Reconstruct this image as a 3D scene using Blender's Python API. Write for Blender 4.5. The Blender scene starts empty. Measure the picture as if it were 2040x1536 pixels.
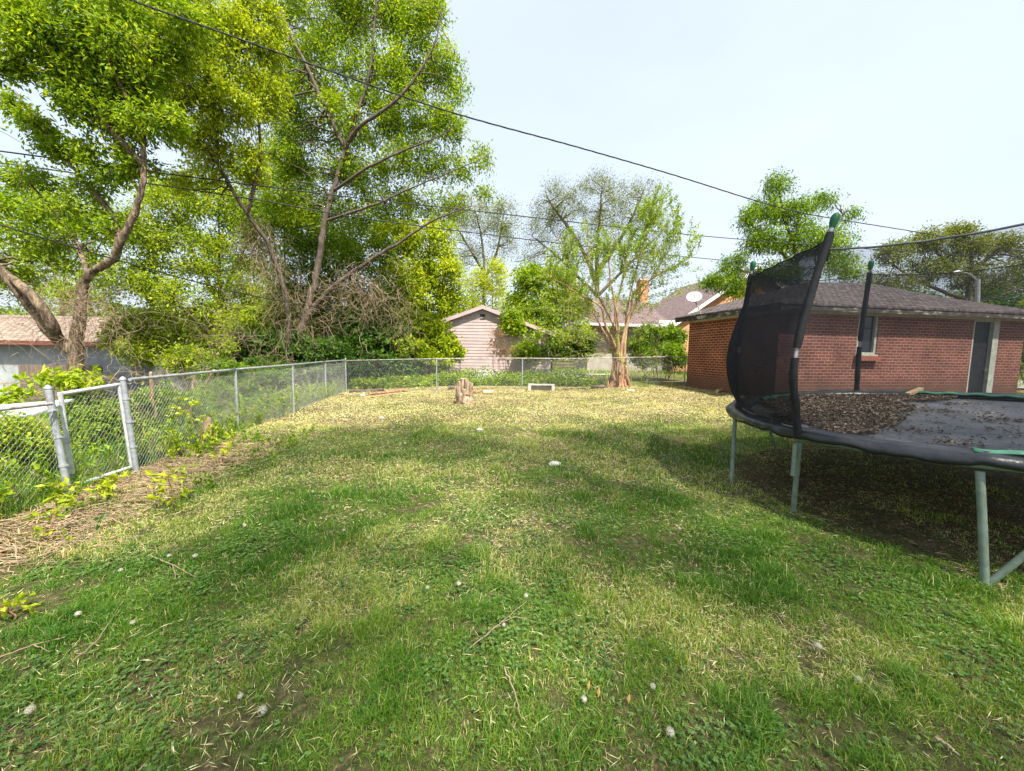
import bpy, math, random
import numpy as np
from mathutils import Matrix, Vector
R = math.radians
scene = bpy.context.scene
rng = np.random.default_rng(7)

# ------------------------------------------------------------------ camera, sky, sun
FOC, PITCH, ROLL, CAMH = 750.0, R(4.95), R(0.83), 1.6
cp, sp, cr, sr = math.cos(PITCH), math.sin(PITCH), math.cos(ROLL), math.sin(ROLL)
FW = np.array([0, cp, -sp]); UP0 = np.array([0, sp, cp]); RT0 = np.array([1.0, 0, 0])
RT = cr * RT0 + sr * UP0; UPV = -sr * RT0 + cr * UP0
cam_d = bpy.data.cameras.new('camera'); cam = bpy.data.objects.new('camera', cam_d)
scene.collection.objects.link(cam); scene.camera = cam
cam_d.sensor_width = 36; cam_d.sensor_fit = 'HORIZONTAL'; cam_d.lens = FOC / 2040 * 36
cam_d.clip_start = 0.05; cam_d.clip_end = 2000
m = Matrix.Identity(4)
for i in range(3):
    m[i][0] = RT[i]; m[i][1] = UPV[i]; m[i][2] = -FW[i]
m[0][3], m[1][3], m[2][3] = 0, 0, CAMH
cam.matrix_world = m

SUN = np.array([0.26, -0.46, 0.85]); SUN = SUN / np.linalg.norm(SUN)   # towards the sun
elev = math.asin(SUN[2]); azim = math.atan2(SUN[0], SUN[1])
w = bpy.data.worlds.new('World'); scene.world = w; w.use_nodes = True
nt = w.node_tree; nt.nodes.clear()
sky = nt.nodes.new('ShaderNodeTexSky'); sky.sky_type = 'NISHITA'; sky.sun_disc = False
sky.sun_elevation = elev; sky.sun_rotation = azim
sky.altitude = 100; sky.air_density = 1.0; sky.dust_density = 4.0; sky.ozone_density = 1.0
mixw = nt.nodes.new('ShaderNodeMix'); mixw.data_type = 'RGBA'; mixw.inputs[0].default_value = 0.62
mixw.inputs[7].default_value = (6.15, 6.85, 7.85, 1)
bg = nt.nodes.new('ShaderNodeBackground'); bg.inputs[1].default_value = 0.085
wo = nt.nodes.new('ShaderNodeOutputWorld')
tcw = nt.nodes.new('ShaderNodeTexCoord'); nzw = nt.nodes.new('ShaderNodeTexNoise'); nzw.inputs['Scale'].default_value = 1.6; nzw.inputs['Detail'].default_value = 6
mpw = nt.nodes.new('ShaderNodeMapping'); mpw.inputs['Scale'].default_value = (1, 1, 2.5); nt.links.new(tcw.outputs['Generated'], mpw.inputs[0]); nt.links.new(mpw.outputs[0], nzw.inputs['Vector'])
rmw = nt.nodes.new('ShaderNodeMapRange'); rmw.inputs[1].default_value = .35; rmw.inputs[2].default_value = .7; rmw.inputs[3].default_value = .58; rmw.inputs[4].default_value = .68
nt.links.new(nzw.outputs['Fac'], rmw.inputs[0]); nt.links.new(rmw.outputs[0], mixw.inputs[0])
nt.links.new(sky.outputs[0], mixw.inputs[6]); nt.links.new(mixw.outputs[2], bg.inputs[0]); nt.links.new(bg.outputs[0], wo.inputs[0])
sd = bpy.data.lights.new('sun', 'SUN'); sd.energy = 5.0; sd.angle = R(1.6); sd.color = (1, 0.94, 0.83)
so = bpy.data.objects.new('sun', sd); scene.collection.objects.link(so)
so.rotation_euler = Vector(-SUN).to_track_quat('-Z', 'Y').to_euler()
vs = scene.view_settings; vs.view_transform = 'Standard'; vs.look = 'None'; vs.exposure = 1.2; vs.gamma = 1; vs.use_curve_mapping = False
scene.cycles.max_bounces = 8; scene.cycles.transparent_max_bounces = 24
scene.cycles.diffuse_bounces = 3; scene.cycles.glossy_bounces = 2; scene.cycles.transmission_bounces = 3
scene.cycles.use_denoising = True

# ------------------------------------------------------------------ geometry helpers
def U(px, py, Y):
    """world point seen towards (px,py) at world depth Y"""
    d = FW * FOC + RT * (px - 1020) - UPV * (py - 768)
    t = Y / d[1]
    return np.array([d[0] * t, Y, CAMH + d[2] * t])
def sstep(a, b, x):
    t = np.clip((x - a) / (b - a), 0, 1); return t * t * (3 - 2 * t)
def gz(x, y):
    x = np.asarray(x, float); y = np.asarray(y, float)
    a = 0.055 * np.log1p(np.exp(2.2 * (x - 2.9))) / 2.2 + 0.030 * np.log1p(np.exp(1.2 * (y - 5.0))) / 1.2 * sstep(-9, 0, x)
    return 0.46 * np.tanh(a / 0.46)
def G(px, py):
    """ground point seen at (px,py)"""
    d = FW * FOC + RT * (px - 1020) - UPV * (py - 768)
    z = 0.0
    for _ in range(12):
        t = (z - CAMH) / d[2]; x, y = d[0] * t, d[1] * t; z = float(gz(x, y)) * 0.5 + z * 0.5
    return np.array([x, y, z])
class Noise2:
    def __init__(s, seed): s.g = np.random.default_rng(seed).random((256, 256))
    def __call__(s, x, y, f):
        x = np.asarray(x) * f + 97.3; y = np.asarray(y) * f + 41.7
        xi = np.floor(x).astype(int); yi = np.floor(y).astype(int); u = x - xi; v = y - yi
        u = u * u * (3 - 2 * u); v = v * v * (3 - 2 * v); g = s.g
        a = g[xi % 256, yi % 256]; b = g[(xi + 1) % 256, yi % 256]; c = g[xi % 256, (yi + 1) % 256]; d = g[(xi + 1) % 256, (yi + 1) % 256]
        return (a * (1 - u) + b * u) * (1 - v) + (c * (1 - u) + d * u) * v
    def fbm(s, x, y, f, n=3):
        r = 0; am = 0.5; t = 0
        for _ in range(n): r = r + am * s(x, y, f); t += am; am *= .5; f *= 2.1
        return r / t
N1, N2, N3 = Noise2(1), Noise2(2), Noise2(3)
def norm(v): return v / np.maximum(np.linalg.norm(v, axis=-1, keepdims=True), 1e-9)

def raw_mesh(name, V, faces, smooth=False, tint=None, uv=None):
    """V (n,3); faces = list of (k,3)/(k,4) index arrays"""
    me = bpy.data.meshes.new(name)
    V = np.ascontiguousarray(V, np.float32)
    loops = np.concatenate([f.reshape(-1) for f in faces]).astype(np.int32)
    tot = np.concatenate([np.full(len(f), f.shape[1]) for f in faces]).astype(np.int32)
    st = np.concatenate([[0], np.cumsum(tot)[:-1]]).astype(np.int32)
    me.vertices.add(len(V)); me.vertices.foreach_set('co', V.reshape(-1))
    me.loops.add(len(loops)); me.loops.foreach_set('vertex_index', loops)
    me.polygons.add(len(tot)); me.polygons.foreach_set('loop_start', st)
    me.update(calc_edges=True)
    me.polygons.foreach_set('use_smooth', np.full(len(tot), bool(smooth)))
    if tint is not None:
        a = me.attributes.new('tint', 'FLOAT', 'POINT'); a.data.foreach_set('value', np.ascontiguousarray(tint, np.float32))
    if uv is not None:
        l = me.uv_layers.new(name='UVMap'); l.data.foreach_set('uv', np.ascontiguousarray(uv, np.float32).reshape(-1))
    me.validate(); return me
def link(name, me, mat, parent=None, loc=None):
    o = bpy.data.objects.new(name, me); scene.collection.objects.link(o)
    if mat is not None:
        for mm in (mat if isinstance(mat, (list, tuple)) else [mat]): me.materials.append(mm)
    if parent is not None:
        o.parent = parent; o.matrix_parent_inverse = Matrix.Identity(4)
        if loc is None:
            # geometry is given in world coordinates: bring it to the parent's frame
            inv = PW[parent.name].inverted(); me.transform(inv)
        PW[o.name] = PW[parent.name].copy()
    else:
        PW[o.name] = Matrix.Identity(4)
    return o
PW = {}
def empty(name, loc, rz=0):
    o = bpy.data.objects.new(name, None); scene.collection.objects.link(o)
    o.empty_display_size = .2
    o.location = [float(v) for v in loc]; o.rotation_euler = (0, 0, rz)
    PW[o.name] = Matrix.Translation(Vector([float(v) for v in loc])) @ Matrix.Rotation(rz, 4, 'Z'); return o
def tag(o, label=None, cat=None, group=None, kind=None):
    if label: o['label'] = label
    if cat: o['category'] = cat
    if group: o['group'] = group
    if kind: o['kind'] = kind
    return o
def origin_to(o, loc):
    """move a top-level mesh's origin to its base"""
    o.data.transform(Matrix.Translation(-Vector([float(v) for v in loc]))); o.location = [float(v) for v in loc]
    PW[o.name] = Matrix.Translation(o.location); return o

class MB:
    """collects pieces of ONE mesh"""
    def __init__(s): s.V = []; s.F = {3: [], 4: []}; s.T = []; s.n = 0; s.UV = None
    def add(s, V, F, tint=None):
        V = np.asarray(V, float).reshape(-1, 3); F = np.asarray(F)
        s.V.append(V); s.F[F.shape[1]].append(F + s.n); s.n += len(V)
        s.T.append(np.full(len(V), .5) if tint is None else np.broadcast_to(tint, (len(V),)))
        return s
    def box(s, a, b, M=None, tint=None):
        a = np.array(a, float); b = np.array(b, float)
        V = np.array([[x, y, z] for z in (a[2], b[2]) for y in (a[1], b[1]) for x in (a[0], b[0])])
        if M is not None: V = V @ np.array(M.to_3x3()).T + np.array(M.translation)
        return s.add(V, [[0, 2, 3, 1], [4, 5, 7, 6], [0, 1, 5, 4], [2, 6, 7, 3], [0, 4, 6, 2], [1, 3, 7, 5]], tint)
    def tube(s, path, rad, sides=8, cap=True, tint=None):
        P = np.asarray(path, float); n = len(P); r = np.broadcast_to(rad, (n,))
        V, F = tubes(P[None], r[None], sides)
        s.add(V, F, tint)
        if cap:
            for k, rv in ((0, 1), (n - 1, 0)):
                ring = V[k * sides:(k + 1) * sides]; c = ring.mean(0)
                idx = [[i, (i + 1) % sides, sides] for i in range(sides)]
                if rv: idx = [[b, a, c_] for a, b, c_ in idx]
                s.add(np.vstack([ring, c]), idx, tint)
        return s
    def build(s, name, mat, parent=None, smooth=False):
        Fs = [np.concatenate(s.F[k]) for k in (3, 4) if s.F[k]]
        return link(name, raw_mesh(name, np.concatenate(s.V), Fs, smooth, np.concatenate(s.T)), mat, parent)
def tubes(P, r, sides=3):
    """P (K,N,3), r (K,N) -> verts, quads"""
    K, N, _ = P.shape
    T = np.empty_like(P); T[:, 1:-1] = P[:, 2:] - P[:, :-2]; T[:, 0] = P[:, 1] - P[:, 0]; T[:, -1] = P[:, -1] - P[:, -2]; T = norm(T)
    mean = norm(P[:, -1] - P[:, 0] + 1e-6)
    ref = np.where(np.abs(mean[:, 2:3]) > .8, np.array([[1.0, .13, 0]]), np.array([[0.11, 0.07, 1.0]]))[:, None]
    A = norm(np.cross(T, np.broadcast_to(ref, T.shape))); B = np.cross(T, A)
    an = np.arange(sides) / sides * 2 * np.pi
    V = P[:, :, None] + r[:, :, None, None] * (A[:, :, None] * np.cos(an)[None, None, :, None] + B[:, :, None] * np.sin(an)[None, None, :, None])
    i = np.arange(K)[:, None, None] * N * sides; j = np.arange(N - 1)[None, :, None] * sides; k = np.arange(sides)[None, None, :]; k2 = (k + 1) % sides
    F = np.stack([i + j + k, i + j + k2, i + j + sides + k2, i + j + sides + k], -1).reshape(-1, 4)
    return V.reshape(-1, 3), F
def smooth_path(P, n=24, jit=0, seed=0):
    P = np.asarray(P, float); k = len(P); t = np.linspace(0, k - 1, n); out = []
    Q = np.vstack([2 * P[0] - P[1], P, 2 * P[-1] - P[-2]])
    for a in t:
        i = min(int(a), k - 2); u = a - i; p0, p1, p2, p3 = Q[i:i + 4]
        out.append(.5 * ((2 * p1) + (-p0 + p2) * u + (2 * p0 - 5 * p1 + 4 * p2 - p3) * u * u + (-p0 + 3 * p1 - 3 * p2 + p3) * u ** 3))
    out = np.array(out)
    if jit:
        g = np.random.default_rng(seed); j = g.normal(size=(n, P.shape[1])) * jit; j[0] = 0
        out = out + j
    return out
def leaf_quads(C, D, Nn, L, W, fold=.25):
    """folded rhombus leaves: base C, direction D, side from normal"""
    D = norm(D); S = norm(np.cross(D, Nn)); Nn = np.cross(S, D)
    L = L[:, None]; W = W[:, None]
    b = C; tip = C + D * L; mid = C + D * L * .45
    l = mid + S * W * .5 + Nn * W * fold; r_ = mid - S * W * .5 + Nn * W * fold
    V = np.stack([b, r_, tip, l], 1).reshape(-1, 3)
    F = np.arange(len(C) * 4).reshape(-1, 4)
    return V, F

# ------------------------------------------------------------------ materials
def mat(name): 
    mt = bpy.data.materials.new(name); mt.use_nodes = True; n = mt.node_tree; n.nodes.clear()
    out = n.nodes.new('ShaderNodeOutputMaterial'); return mt, n, out
def ramp(n, stops, src):
    r = n.nodes.new('ShaderNodeValToRGB'); e = r.color_ramp.elements
    while len(e) > 1: e.remove(e[-1])
    e[0].position = stops[0][0]; e[0].color = (*stops[0][1], 1)
    for p, c in stops[1:]:
        x = e.new(p); x.color = (*c, 1)
    n.links.new(src, r.inputs[0]); return r.outputs[0]
def math_node(n, op, a, b):
    q = n.nodes.new('ShaderNodeMath'); q.operation = op
    for i, v in enumerate((a, b)):
        if isinstance(v, (int, float)): q.inputs[i].default_value = v
        else: n.links.new(v, q.inputs[i])
    return q.outputs[0]
def mixc(n, f, a, b, mode='MIX'):
    q = n.nodes.new('ShaderNodeMix'); q.data_type = 'RGBA'; q.blend_type = mode
    for i, v in ((0, f), (6, a), (7, b)):
        if isinstance(v, (int, float)): q.inputs[i].default_value = v
        elif isinstance(v, tuple): q.inputs[i].default_value = (*v, 1)
        else: n.links.new(v, q.inputs[i])
    return q.outputs[2]
def noise(n, scale, detail=4, rough=.6, vec=None, out='Fac'):
    q = n.nodes.new('ShaderNodeTexNoise'); q.inputs['Scale'].default_value = scale; q.inputs['Detail'].default_value = detail; q.inputs['Roughness'].default_value = rough
    if vec is not None: n.links.new(vec, q.inputs['Vector'])
    return q.outputs[out]
def coords(n, kind='Object', scale=(1, 1, 1)):
    c = n.nodes.new('ShaderNodeTexCoord'); mp = n.nodes.new('ShaderNodeMapping'); mp.inputs['Scale'].default_value = scale
    n.links.new(c.outputs[kind], mp.inputs[0]); return mp.outputs[0]
def bump(n, h, strength=.4, dist=.01):
    b = n.nodes.new('ShaderNodeBump'); b.inputs['Strength'].default_value = strength; b.inputs['Distance'].default_value = dist
    n.links.new(h, b.inputs['Height']); return b.outputs[0]
def leaf_mat(name, stops, trans=.45, gloss=.06, vary=.35):
    mt, n, out = mat(name)
    at = n.nodes.new('ShaderNodeAttribute'); at.attribute_name = 'tint'
    col = ramp(n, stops, at.outputs['Fac'])
    d = n.nodes.new('ShaderNodeBsdfDiffuse'); t = n.nodes.new('ShaderNodeBsdfTranslucent'); g = n.nodes.new('ShaderNodeBsdfGlossy'); g.inputs['Roughness'].default_value = .42
    n.links.new(col, d.inputs[0])
    tc = mixc(n, 1.0, col, (1.25, 1.15, .45), 'MULTIPLY'); n.links.new(tc, t.inputs[0])
    m1 = n.nodes.new('ShaderNodeMixShader'); m1.inputs[0].default_value = trans; n.links.new(d.outputs[0], m1.inputs[1]); n.links.new(t.outputs[0], m1.inputs[2])
    m2 = n.nodes.new('ShaderNodeMixShader'); m2.inputs[0].default_value = gloss; n.links.new(m1.outputs[0], m2.inputs[1]); n.links.new(g.outputs[0], m2.inputs[2])
    n.links.new(m2.outputs[0], out.inputs[0]); return mt
def surf_mat(name, stops, scale=8, rough=.8, bmp=.4, dist=.01, metal=0, stretch=(1, 1, 1), detail=5, spec=.3, tint=False):
    mt, n, out = mat(name); v = coords(n, 'Object', stretch)
    f = noise(n, scale, detail, .65, v)
    if tint:
        at = n.nodes.new('ShaderNodeAttribute'); at.attribute_name = 'tint'
        f = math_node(n, 'ADD', math_node(n, 'MULTIPLY', f, .5), math_node(n, 'MULTIPLY', at.outputs['Fac'], .5))
    col = ramp(n, stops, f)
    p = n.nodes.new('ShaderNodeBsdfPrincipled'); p.inputs['Roughness'].default_value = rough; p.inputs['Metallic'].default_value = metal
    p.inputs['Specular IOR Level'].default_value = spec
    n.links.new(col, p.inputs['Base Color'])
    if bmp: n.links.new(bump(n, noise(n, scale * 2.5, 5, .7, v), bmp, dist), p.inputs['Normal'])
    n.links.new(p.outputs[0], out.inputs[0]); return mt
def brick_mat(name, c1, c2, mortar, bw=.235, bh=.088, mort=.011, dirt=None, soft=None):
    mt, n, out = mat(name); uv = n.nodes.new('ShaderNodeUVMap'); uv.uv_map = 'UVMap'
    b = n.nodes.new('ShaderNodeTexBrick'); b.inputs['Scale'].default_value = 1
    b.inputs['Brick Width'].default_value = bw; b.inputs['Row Height'].default_value = bh; b.inputs['Mortar Size'].default_value = mort
    b.inputs['Mortar Smooth'].default_value = .2; b.inputs['Color1'].default_value = (*c1, 1); b.inputs['Color2'].default_value = (*c2, 1); b.inputs['Mortar'].default_value = (*mortar, 1)
    b.inputs['Bias'].default_value = 0.0
    nz = noise(n, 1.3, 5, .65, uv.outputs[0]); fine = noise(n, 60, 3, .6, uv.outputs[0])
    n.links.new(uv.outputs[0], b.inputs['Vector'])
    col = mixc(n, .55, b.outputs['Color'], ramp(n, [(.30, (.42, .42, .42)), (.5, (.9, .88, .86)), (.72, (1.5, 1.4, 1.32))], nz), 'MULTIPLY')
    col = mixc(n, .6, col, ramp(n, [(.35, (.72, .70, .70)), (.65, (1.2, 1.2, 1.2))], noise(n, .35, 3, .6, uv.outputs[0])), 'MULTIPLY')
    col = mixc(n, .35, col, ramp(n, [(.3, (.6, .6, .6)), (.7, (1.3, 1.3, 1.3))], fine), 'MULTIPLY')
    if dirt:   # soil splash along the foot of the wall
        sx = n.nodes.new('ShaderNodeSeparateXYZ'); n.links.new(uv.outputs[0], sx.inputs[0])
        hgt = math_node(n, 'ADD', sx.outputs[1], math_node(n, 'MULTIPLY', noise(n, 2.2, 4, .6, uv.outputs[0]), -.5))
        fac = ramp(n, [(.0, (.75,) * 3), (.38, (0, 0, 0))], hgt)
        col = mixc(n, fac, col, dirt)
    p = n.nodes.new('ShaderNodeBsdfPrincipled'); p.inputs['Roughness'].default_value = .9; p.inputs['Specular IOR Level'].default_value = .2
    n.links.new(col, p.inputs['Base Color'])
    h = math_node(n, 'SUBTRACT', math_node(n, 'MULTIPLY', fine, .3), b.outputs['Fac'])
    n.links.new(bump(n, h, .7, .008), p.inputs['Normal']); n.links.new(p.outputs[0], out.inputs[0]); return mt

SOIL = [(.25, (.045, .030, .018)), (.5, (.10, .07, .042)), (.75, (.17, .125, .075))]
BARK = surf_mat('bark_grey', [(.3, (.045, .035, .028)), (.5, (.10, .078, .06)), (.7, (.19, .15, .115))], 14, .9, .8, .02, stretch=(1, 1, .25))
BARKT = surf_mat('bark_tan', [(.3, (.15, .085, .045)), (.5, (.36, .23, .13)), (.7, (.52, .37, .23))], 9, .85, .7, .02, stretch=(1, 1, .3))
BARKT2 = surf_mat('bark_warm_grey', [(.36, (.05, .036, .026)), (.5, (.17, .125, .085)), (.62, (.34, .25, .165))], 16, .9, 1.0, .04, stretch=(1, 1, .35), detail=8)
BARKR = surf_mat('bark_reddish', [(.3, (.10, .05, .028)), (.5, (.30, .155, .085)), (.7, (.48, .29, .17))], 12, .85, .8, .02, stretch=(1, 1, .2))
TWIG = surf_mat('dry_twig', [(.3, (.17, .12, .08)), (.55, (.33, .245, .16)), (.8, (.48, .38, .26))], 6, .9, 0)
CUT = surf_mat('cut_wood', [(.3, (.38, .24, .13)), (.5, (.56, .40, .24)), (.7, (.68, .54, .36))], 20, .85, .4, .004)
GALV = surf_mat('galvanised_steel', [(.3, (.20, .215, .23)), (.5, (.33, .35, .37)), (.75, (.48, .50, .52))], 16, .5, .15, .002, metal=.35, spec=.5)
GALVL = surf_mat('bright_galvanised_steel', [(.3, (.19, .205, .22)), (.5, (.30, .32, .345)), (.75, (.44, .46, .48))], 16, .5, .15, .002, metal=.3, spec=.5)
RUSTY = surf_mat('weathered_steel', [(.3, (.16, .09, .05)), (.5, (.38, .34, .31)), (.7, (.52, .53, .53))], 9, .6, .2, .002, metal=.3)
WIRE = surf_mat('galvanised_wire', [(.3, (.36, .36, .35)), (.7, (.55, .56, .56))], 4, .5, 0, metal=.3)
CABLE = surf_mat('cable_rubber', [(.3, (.012, .013, .015)), (.7, (.03, .03, .034))], 10, .6, 0)
CONC = surf_mat('concrete', [(.3, (.30, .28, .25)), (.5, (.44, .42, .38)), (.7, (.56, .54, .50))], 25, .9, .5, .004)

# ------------------------------------------------------------------ ground
def lawn_green(x, y):   # 0 = bare or straw, 1 = green turf
    return N1.fbm(x, y, .45, 4)
def mulch_mask(x, y):   # brown chips along the left fence
    e = -3.66 + .45 * (N2.fbm(x, y, .8, 2) - .5) * 2 - .10 * np.maximum(y - 5, 0) + .15 * (y < 3)
    return sstep(.35, -.35, x - e) * sstep(7.6, 5.0, y)
def fence_x(y): return -4.8 - (y - 4.8) * .150
def straw_mask(x, y):
    a = sstep(7.2, 9.6, y + (N3.fbm(x, y, .5, 3) - .5) * 2.6 - .45 * np.maximum(0, -x - 1.5) * -1)
    return a
xs = np.unique(np.concatenate([np.linspace(-14, 20, 171), np.linspace(-160, -14, 40), np.linspace(20, 160, 40)]))
ys = np.unique(np.concatenate([np.linspace(-6, 20, 131), np.linspace(-60, -6, 12), np.linspace(20, 320, 60)]))
XX, YY = np.meshgrid(xs, ys)
ZZ = gz(XX, YY) + (N1(XX, YY, 1.4) - .5) * .03
nx = len(xs); idx = (np.arange(len(ys) - 1)[:, None] * nx + np.arange(nx - 1)[None]).reshape(-1)
F = np.stack([idx, idx + 1, idx + nx + 1, idx + nx], 1)
mt, n, out = mat('soil_and_turf'); v = coords(n)
big = noise(n, .45, 5, .6, v); fine = noise(n, 26, 6, .75, v); mid = noise(n, 4, 5, .7, v)
grn = ramp(n, [(.3, (.022, .026, .010)), (.5, (.060, .075, .020)), (.72, (.15, .15, .05))], fine)
brn = ramp(n, [(.3, (.040, .028, .017)), (.5, (.12, .085, .05)), (.72, (.30, .23, .13))], fine)
sepx = n.nodes.new('ShaderNodeSeparateXYZ'); n.links.new(v, sepx.inputs[0])
f1 = ramp(n, [(.42, (0, 0, 0)), (.6, (1, 1, 1))], math_node(n, 'ADD', math_node(n, 'MULTIPLY', mid, .5), math_node(n, 'MULTIPLY', big, .5)))
col = mixc(n, f1, grn, brn)
p = n.nodes.new('ShaderNodeBsdfPrincipled'); p.inputs['Roughness'].default_value = .95; p.inputs['Specular IOR Level'].default_value = .15
n.links.new(col, p.inputs['Base Color']); n.links.new(bump(n, fine, .9, .03), p.inputs['Normal']); n.links.new(p.outputs[0], out.inputs[0])
g = link('ground', raw_mesh('ground', np.stack([XX, YY, ZZ], -1).reshape(-1, 3), [F], True), mt)
tag(g, 'uneven earth ground under the lawn and the neighbouring yards', 'ground', kind='structure')

# grass blades ---------------------------------------------------------------
TC = np.array([4.829, 4.108]); TR = 2.088
def in_view_strip(n_, y0, y1, wide=1.55, extra=1.2):
    y = rng.uniform(y0 ** 2, y1 ** 2, n_) ** .5
    x = rng.uniform(-1, 1, n_) * (wide * y + extra); return x, y
GA = lambda x, y, P0=np.array([7.63, 10.9]): ((x - P0[0]) * .985 + (y - P0[1]) * .17 > -.05) & (-(x - P0[0]) * .17 + (y - P0[1]) * .985 > -.05)
def yard(x, y):
    inside = (x > fence_x(y) - 6.0) & ~(GA(x, y) & (x < 18) & (y < 18))
    return inside
def blades(name, label, zones, matr):
    Vs, F4, F3, Ts = [], [], [], []; off = 0
    for (n_, y0, y1, h, wd) in zones:
        x, y = in_view_strip(n_, y0, y1)
        under = ((x - TC[0]) ** 2 + (y - TC[1]) ** 2) < 1.95 ** 2
        mm = mulch_mask(x, y); gr = lawn_green(x, y)
        keep = yard(x, y) & (rng.random(n_) > .80 * mm) & ~(under & (rng.random(n_) < .72))
        clump = N2(x, y, 7.0) * .6 + N3(x, y, 18.) * .4
        keep &= rng.random(n_) < np.clip(-.06 + 1.85 * (N2(x, y, 7.0) * .35 + N3(x, y, 18.) * .4 + N1(x, y, 34.) * .25) * (.45 + gr) + .25 * (y > 7), .04, 1)
        near_g = ((x > 5.5) & (y > 9.5)) & (rng.random(n_) < .5); keep &= ~near_g
        x, y, gr, mm, clump, under = x[keep], y[keep], gr[keep], mm[keep], clump[keep], under[keep]
        k = len(x); z = gz(x, y) - .004
        st = straw_mask(x, y)
        outside = x < fence_x(y) - .02
        beyond = y > (15.1 - .0 * x)
        patch = N3.fbm(x, y, 1.1, 3)
        lush = sstep(.5, .68, N2.fbm(x, y, 2.6, 2))
        H = h * (.35 + 1.1 * rng.random(k) ** 1.5) * (.25 + 1.6 * clump ** 1.3) * (1 + .9 * lush) * (1 - .45 * st) * np.where(under, .5, 1)
        H = np.where(outside | beyond, H * rng.uniform(1.5, 4.0, k) * np.where(outside, 1.5, 1.), H)
        Wd = wd * rng.uniform(.6, 1.3, k)
        a = rng.uniform(0, 2 * np.pi, k); dx, dy = np.cos(a), np.sin(a); lean = rng.uniform(.15, 1.25, k) * H
        b = a + np.pi / 2 + rng.normal(size=k) * .6; sx, sy = np.cos(b) * Wd / 2, np.sin(b) * Wd / 2
        base = np.stack([x, y, z], 1); S = np.stack([sx, sy, 0 * sx], 1); Dh = np.stack([dx * lean, dy * lean, 0 * lean], 1)
        up = np.stack([0 * H, 0 * H, H], 1)
        mid_ = base + Dh * .35 + up * .62; tip = base + Dh + up * rng.uniform(.6, 1.05, k)[:, None]
        V = np.stack([base - S, base + S, mid_ + S * .8, mid_ - S * .8, tip], 1).reshape(-1, 3)
        i = np.arange(k)[:, None] * 5 + off
        F4.append(i + np.array([[0, 1, 2, 3]])); F3.append(i + np.array([[3, 2, 4]])); off += 5 * k
        # tint: 0 dark green .. .5 bright green .. .75 yellow .. 1 straw
        t = .06 + .46 * rng.random(k) + .25 * (patch - .5) * 2 + .5 * (N2.fbm(x + 5, y, .9, 3) - .5)
        t -= .12 * lush * (1 - st)
        dry = rng.random(k) < (.06 + .30 * sstep(.52, .66, patch) + .12 * sstep(3.5, 6.5, y) + .60 * st * (.45 + .9 * N1.fbm(x, y, 1.3, 2)) + .5 * mm + .25 * under + .3 * ((x > 5) & (y > 8)))
        dry &= ~(outside | beyond)
        t = np.where(dry, rng.uniform(.66, 1.0, k), t + .16 * st)
        Vs.append(V); Ts.append(np.repeat(np.clip(t, 0, 1), 5))
    me = raw_mesh(name, np.concatenate(Vs), [np.concatenate(F3), np.concatenate(F4)], False, np.concatenate(Ts))
    return tag(link(name, me, matr), label, 'grass', kind='stuff')
GRASS = leaf_mat('grass_blade', [(0, (.045, .14, .016)), (.3, (.13, .28, .030)), (.55, (.29, .42, .055)), (.72, (.50, .52, .13)), (.86, (.68, .59, .26)), (1, (.80, .72, .46))], .45, .015)
blades('grass', 'short mown green grass with dry straw coloured patches covering the yard', [
    (290000, 1.15, 2.4, .034, .0030), (400000, 2.4, 4.2, .034, .0038), (420000, 4.2, 8.0, .034, .0056), (380000, 8.0, 16.5, .036, .011), (60000, 16.5, 30, .11, .03)], GRASS)

# lying clippings / straw / chips ---------------------------------------------
def litter(name, label, cat, spec, matr, seedtint):
    Vs, Ts = [], []
    for (n_, y0, y1, L, W_, fn) in spec:
        x, y = in_view_strip(n_, y0, y1)
        keep = yard(x, y) & (x > fence_x(y) - .15) & (rng.random(n_) < fn(x, y)); x, y = x[keep], y[keep]; k = len(x)
        C = np.stack([x, y, gz(x, y) + rng.uniform(.006, .035, k)], 1)
        a = rng.uniform(0, 2 * np.pi, k); D = np.stack([np.cos(a), np.sin(a), rng.normal(size=k) * .22], 1)
        Nn = norm(np.stack([rng.normal(size=k) * .5, rng.normal(size=k) * .5, np.ones(k)], 1))
        V, _ = leaf_quads(C, D, Nn, L * rng.uniform(.4, 1.5, k), W_ * rng.uniform(.5, 1.4, k), .1)
        Vs.append(V); Ts.append(np.repeat(seedtint(x, y), 4))
    V = np.concatenate(Vs); me = raw_mesh(name, V, [np.arange(len(V)).reshape(-1, 4)], False, np.concatenate(Ts))
    return tag(link(name, me, matr), label, cat, kind='stuff')
CLIP = leaf_mat('dry_clippings', [(0, (.15, .11, .055)), (.3, (.42, .32, .16)), (.6, (.72, .62, .30)), (.85, (.82, .76, .45)), (1, (.66, .78, .45))], .2, .03)
pat = lambda x, y: N3.fbm(x, y, 1.1, 3)
litter('grass_clippings', 'pale dry clippings and straw lying on the lawn', 'clippings', [
    (50000, 1.15, 3.2, .042, .0024, lambda x, y: .07 + .55 * sstep(.54, .66, pat(x, y))),
    (100000, 3.2, 8, .045, .0042, lambda x, y: (.25 + .75 * sstep(.50, .62, pat(x, y))) * (np.hypot(x - TC[0], y - TC[1]) > 1.9)),
    (380000, 7, 15.3, .034, .010, lambda x, y: (.03 + .97 * straw_mask(x, y)) * (.35 + .65 * sstep(.3, .62, N1.fbm(x, y, 1.3, 3)))),
    (60000, 1.2, 6.5, .055, .0028, lambda x, y: sstep(.60, .70, N2.fbm(x + 3, y + 8, 1.9, 3)) * .9),
    (34000, 1.5, 7.5, .10, .007, lambda x, y: mulch_mask(x, y))], CLIP, lambda x, y: np.clip(rng.normal(.64, .16, len(x)) - .25 * mulch_mask(x, y), 0, 1))
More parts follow.
